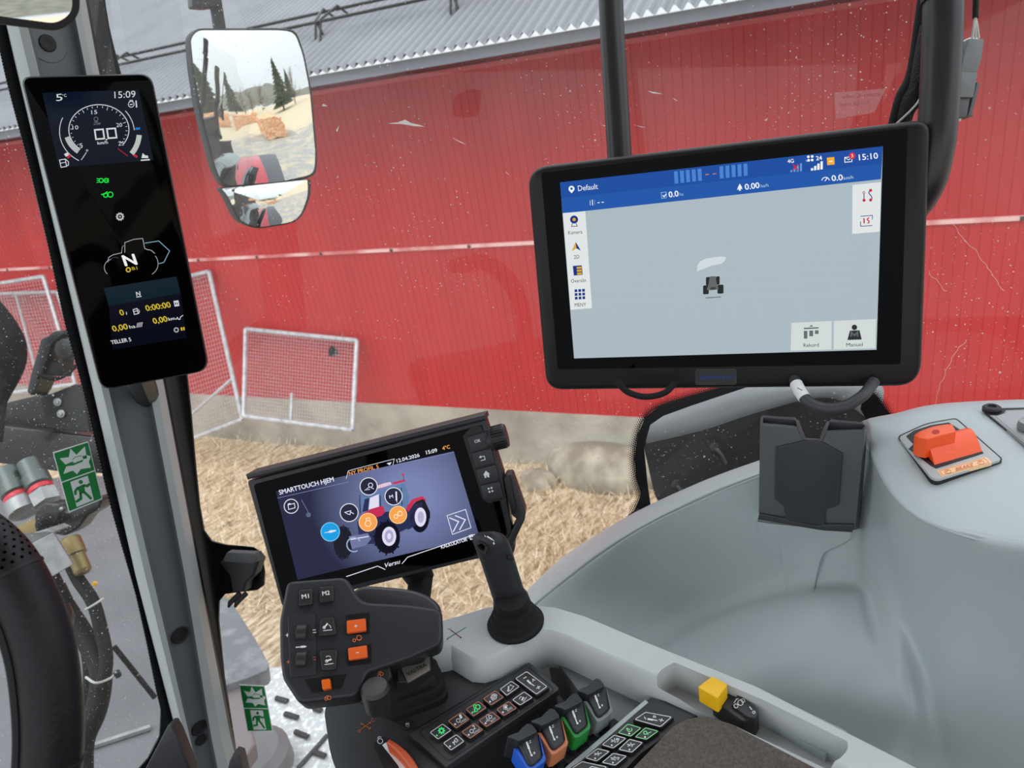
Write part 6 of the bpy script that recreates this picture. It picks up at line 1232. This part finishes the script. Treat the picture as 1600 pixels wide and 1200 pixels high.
mb = MB(); mb.pp(ph, [Z3(*a) for a in [(497, 542), (610, 562), (622, 572), (735, 590), (772, 586), (890, 588), (885, 620), (760, 612), (490, 566)]], -.004, .0028, hg2, .001); mb.build('bottom_lip', t)
# shallow key shape in the panel under the holder
from mathutils.bvhtree import BVHTree
_v = [Vector(p) for r in across for p in r]; _n = len(across[0]); _bv = BVHTree.FromPolygons(_v, [(i*_n+j, i*_n+j+1, (i+1)*_n+j+1, (i+1)*_n+j) for i in range(len(across)-1) for j in range(_n-1)])
def surf(px, py, h=0):
    r = nrm(ray(px, py)); loc, no, ix, d = _bv.ray_cast(Vector(EYE), Vector(r)); no = np.array(no); no = no if no.dot(r) < 0 else -no
    return np.array(loc)+no*h
rowsk = spline([(1184, 812, 1335, 829), (1186, 828, 1333, 840), (1200, 840, 1322, 848), (1216, 848, 1302, 857), (1222, 858, 1290, 865), (1224, 880, 1284, 882), (1227, 905, 1277, 905), (1229, 926, 1271, 928)], 3)
G = []
for i_, (a, b, c, d) in enumerate(rowsk):
    hk = .0042-.0042*max(0, (i_-len(rowsk)+7)/6)
    r = [surf(a, b, .0), surf(a+.8, b, hk*.85)]+[surf(a+(c-a)*k/8, b+(d-b)*k/8, hk) for k in range(1, 8)]+[surf(c-.8, d, hk*.85), surf(c, d, .0)]; G.append(r)
mb = MB(); mb.grid(G, panelg); mb.build('key_shaped_pad', con2, smooth=40)
# parking brake
bz_ = hor(-.3660)
def Z4(x, y): return (1380+x/7.27, 620+y/7.27)
t = thing('parking_brake_lever', 'orange parking brake lever in a black outlined bezel on the grey console', 'brake lever', bz_.at(1480, 700))
BZ = rpoly([Z4(*a) for a in [(158, 450), (480, 300), (830, 238), (1368, 712), (620, 945), (545, 925)]], [6, 14, 6, 6, 6, 8], 4)
pg2 = mat('bezel_grey', (.42, .45, .46, 1), .42)
mb = MB(); mb.pp(bz_, BZ, -.006, .0012, blackm); mb.pp(bz_, shrink(BZ, .975), 0, .0022, pg2, .0008); mb.build('bezel', t)
mb = MB(); mb.pp(bz_, [Z4(*a) for a in [(262, 445), (345, 385), (540, 322), (745, 290), (860, 365), (1010, 430), (1140, 640), (600, 812), (540, 780), (290, 590), (345, 535)]], 0, .0026, blackm); mb.build('recess', t)
mb = MB(); a, b_, c_, d_ = [Z4(*x) for x in ((385, 565), (870, 432), (1125, 655), (585, 808))]
q = bz_.off(.0); PA, PB_, PC, PD = [np.array(q.at(*x)) for x in (a, b_, c_, d_)]
R = []
for k in range(13):
    s = k/12; u = .012*math.sin(math.pi*min(1, s*1.0)**.9)+.002; R.append([PA+(PD-PA)*s+UP*u, PB_+(PC-PB_)*s+UP*u, PB_+(PC-PB_)*s-UP*.004, PA+(PD-PA)*s-UP*.004])
mb.rings(R, orangel); ls = bz_.off(.0145)
mb.line(ls, [Z4(700, 590), Z4(730, 640), Z4(700, 660)], .8, 0, mat('embossed_orange', rgb(214, 80, 34), .5)); mb.line(ls, [Z4(770, 560), Z4(830, 605), Z4(740, 600)], .8, 0, MATS['embossed_orange']); mb.build('lever_drum', t, smooth=40)
mb = MB(); q = bz_.off(.022); HP = rpoly([Z4(*a) for a in [(350, 432), (420, 385), (560, 335), (700, 310), (782, 305), (832, 392), (640, 440), (495, 482), (400, 462)]], [1, 3, 3, 3, 2, 2, 3, 2, 2], 3)
mb.pp(q, HP, -.018, 0, orangel, .0012); mb.circ(q, Z4(597, 397), 6.2, .0002, mat('hole_shade_orange', rgb(190, 40, 14), .6), 20, ry=3.4); hd_ = mb.build('lever_handle', t)  # darker orange disc paints the shade inside the handle's hole
lab_c = mat('label_peach', rgb(244, 206, 160), .5); lab_o = ink(232, 140, 84)
mb = MB(); mb.pp(bz_, rpoly([Z4(*a) for a in [(612, 836), (1165, 680), (1242, 745), (662, 905)]], 2), 0, .0028, lab_c, .0003); mb.line(bz_, [Z4(*a) for a in [(640, 840), (1150, 697), (1205, 745), (675, 890)]], .7, .003, lab_o, True)
mb.text(bz_, 'BRAKE', Z4(830, 842), Z4(1020, 785), 5.2, .003, lab_o, bold=.02, lean=1); mb.arc(bz_, Z4(735, 850), 5, 0, 360, .9, .003, lab_o, 14, ry=3); mb.text(bz_, 'P', Z4(720, 860), Z4(745, 852), 3.4, .003, lab_o); mb.arc(bz_, Z4(1110, 745), 5, 0, 360, .9, .003, lab_o, 14, ry=3); mb.text(bz_, 'P', Z4(1098, 756), Z4(1124, 748), 3.4, .003, lab_o); mb.build('brake_label', t, label='peach label with orange lettering', smooth=0)
# cover plate at the right edge
t = thing('cover_plate', 'grey screwed cover plate at the right edge, behind the parking brake lever', 'cover plate', bz_.at(1590, 670))
mb = MB(); mb.pp(bz_, rpoly([Z4(*a) for a in [(1145, 165), (1200, 132), (1700, 118), (2100, 300), (1900, 780)]], [4, 4, 2, 2, 2], 3), 0, .0018, blackm); mb.pp(bz_, [Z4(*a) for a in [(1215, 205), (1290, 212), (1370, 185), (1390, 150), (1700, 138), (2050, 300), (1890, 760)]], 0, .0030, mat('plate_grey', (.30, .31, .325, 1), .35), .0006); mb.pp(bz_, [Z4(*a) for a in [(1270, 215), (1380, 195), (1400, 160), (1700, 150), (2030, 300), (1880, 730)]], 0, .0036, mat('plate_grey2', (.34, .35, .37, 1), .3), .0006); mb.build('plate', t)
mb = MB(); mb.lathe(bz_.at(*Z4(1230, 168), .001), UP, [(.0075, 0), (.0075, .003), (.006, .0042), (.0035, .0045), (.003, .003), (.001, .0028)], blackm, 24); mb.build('screw', t)
mb = MB(); mb.lathe(bz_.at(*Z4(1615, 415), .003), UP, [(.006, 0), (.007, .004), (.006, .009), (.002, .010)], steel, 24); mb.build('knob', t)

# ================================================================== black corner panel outside the side window
t = thing('fender_housing', 'black plastic housing with a grey sheen outside the side window, below the large monitor', 'panel', at_d(1100, 780, 1.0))
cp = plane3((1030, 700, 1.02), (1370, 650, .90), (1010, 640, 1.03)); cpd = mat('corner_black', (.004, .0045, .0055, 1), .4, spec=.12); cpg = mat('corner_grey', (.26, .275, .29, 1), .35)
mb = MB(); mb.pp(cp, rpoly([(1003, 690), (1018, 645), (1060, 627), (1180, 590), (1362, 590), (1384, 652), (1370, 700), (1200, 740), (1040, 800), (1022, 775)], [8, 10, 8, 4, 4, 8, 4, 4, 8, 8], 4), -.04, 0, cpd, .01); mb.build('panel_body', t, smooth=40)
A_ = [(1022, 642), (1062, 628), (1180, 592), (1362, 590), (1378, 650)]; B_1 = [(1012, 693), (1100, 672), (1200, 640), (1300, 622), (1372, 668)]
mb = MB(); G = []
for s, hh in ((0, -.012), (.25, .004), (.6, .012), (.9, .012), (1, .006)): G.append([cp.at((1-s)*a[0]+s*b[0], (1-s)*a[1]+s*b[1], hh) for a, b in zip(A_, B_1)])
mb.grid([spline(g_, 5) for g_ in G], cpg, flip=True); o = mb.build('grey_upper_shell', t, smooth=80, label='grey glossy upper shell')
for (x, y) in ((1120, 700), (1060, 758)):
    mb = MB(); mb.pp(cp, rpoly([(x-26, y-14), (x+2, y-18), (x+26, y+10), (x+18, y+22), (x-10, y+8)], 6), 0, .004, blackg, .002); mb.lathe(cp.at(x-2, y-2, .004), cp.n, [(.006, 0), (.006, .004), (.002, .006)], metalb, 14); mb.tube(spline([cp.at(x, y, .008), cp.at(x+10, y+10, .01), cp.at(x+16, y+24, .006)]), .0022, dgrey, 8); mb.build('hinge', t)
t = thing('corner_border', 'dotted black window border curving round the black plastic housing', 'glass border', sidep.at(1000, 700))
EB = [(985, 812), (996, 790), (1002, 770), (994, 745), (991, 715), (996, 680), (1008, 652), (1030, 635), (1070, 622), (1120, 608), (1170, 596)]
mb = MB(); mb.pp(sidep, EB+[(1176, 602), (1080, 634), (1036, 650), (1016, 664), (1006, 700), (1012, 760), (1018, 800)], -.002, .001, frit); mb.build('black_band', t, smooth=0); mb = MB(); ER2 = [(1352, 604), (1372, 622), (1388, 645), (1398, 662)]; mb.pp(sidep, ER2+[(1385, 668), (1360, 668), (1345, 640)], -.002, .001, frit); mb.build('black_band', t, smooth=0)
mb = MB(); dots(mb, sidep, EB, 1, 4, 3.4, 1.8); mb.build('dot_pattern', t, smooth=0); mb = MB(); dots(mb, sidep, ER2, 1, 4, 3.4, 1.8); mb.build('dot_pattern', t, smooth=0)
mb = MB(); mb.tube([at_d(1000, 800, .93), at_d(985, 812, .95), at_d(960, 838, .97)], .006, blackm, 8); mb.build('window_seal', label='short black rubber window seal between the dry grass and the grey console rim', cat='seal')

# cab roof lining above, out of the picture
mb = MB(); mb.add([(-.9, -1.2, 3.62), (.6, -1.2, 3.62), (.6, .5, 3.62), (.35, 1.0, 3.60), (-.9, 1.0, 3.60)], [(0, 1, 2, 3, 4)], mat('roof_lining', (.30, .31, .32, 1), .9)); mb.build('ceiling', kind='structure', smooth=0)

cabd = mat('unseen_cab_black', (.03, .031, .033, 1), .8)  # unseen cab floor and lower walls, added dark to cut bounced light
mb = MB(); mb.box((-.1, -.1, 1.70), ((1, 0, 0), (0, 1, 0), UP), (.75, 1.05, .03), cabd); mb.build('unseen_floor', kind='structure')
mb = MB(); mb.box((-.1, -1.2, 2.2), ((1, 0, 0), (0, 1, 0), UP), (.8, .03, .5), cabd); mb.build('unseen_wall_back', kind='structure')
mb = MB(); mb.box((-.88, -.1, 2.1), ((1, 0, 0), (0, 1, 0), UP), (.03, 1.1, .4), cabd); mb.build('unseen_wall_left', kind='structure')
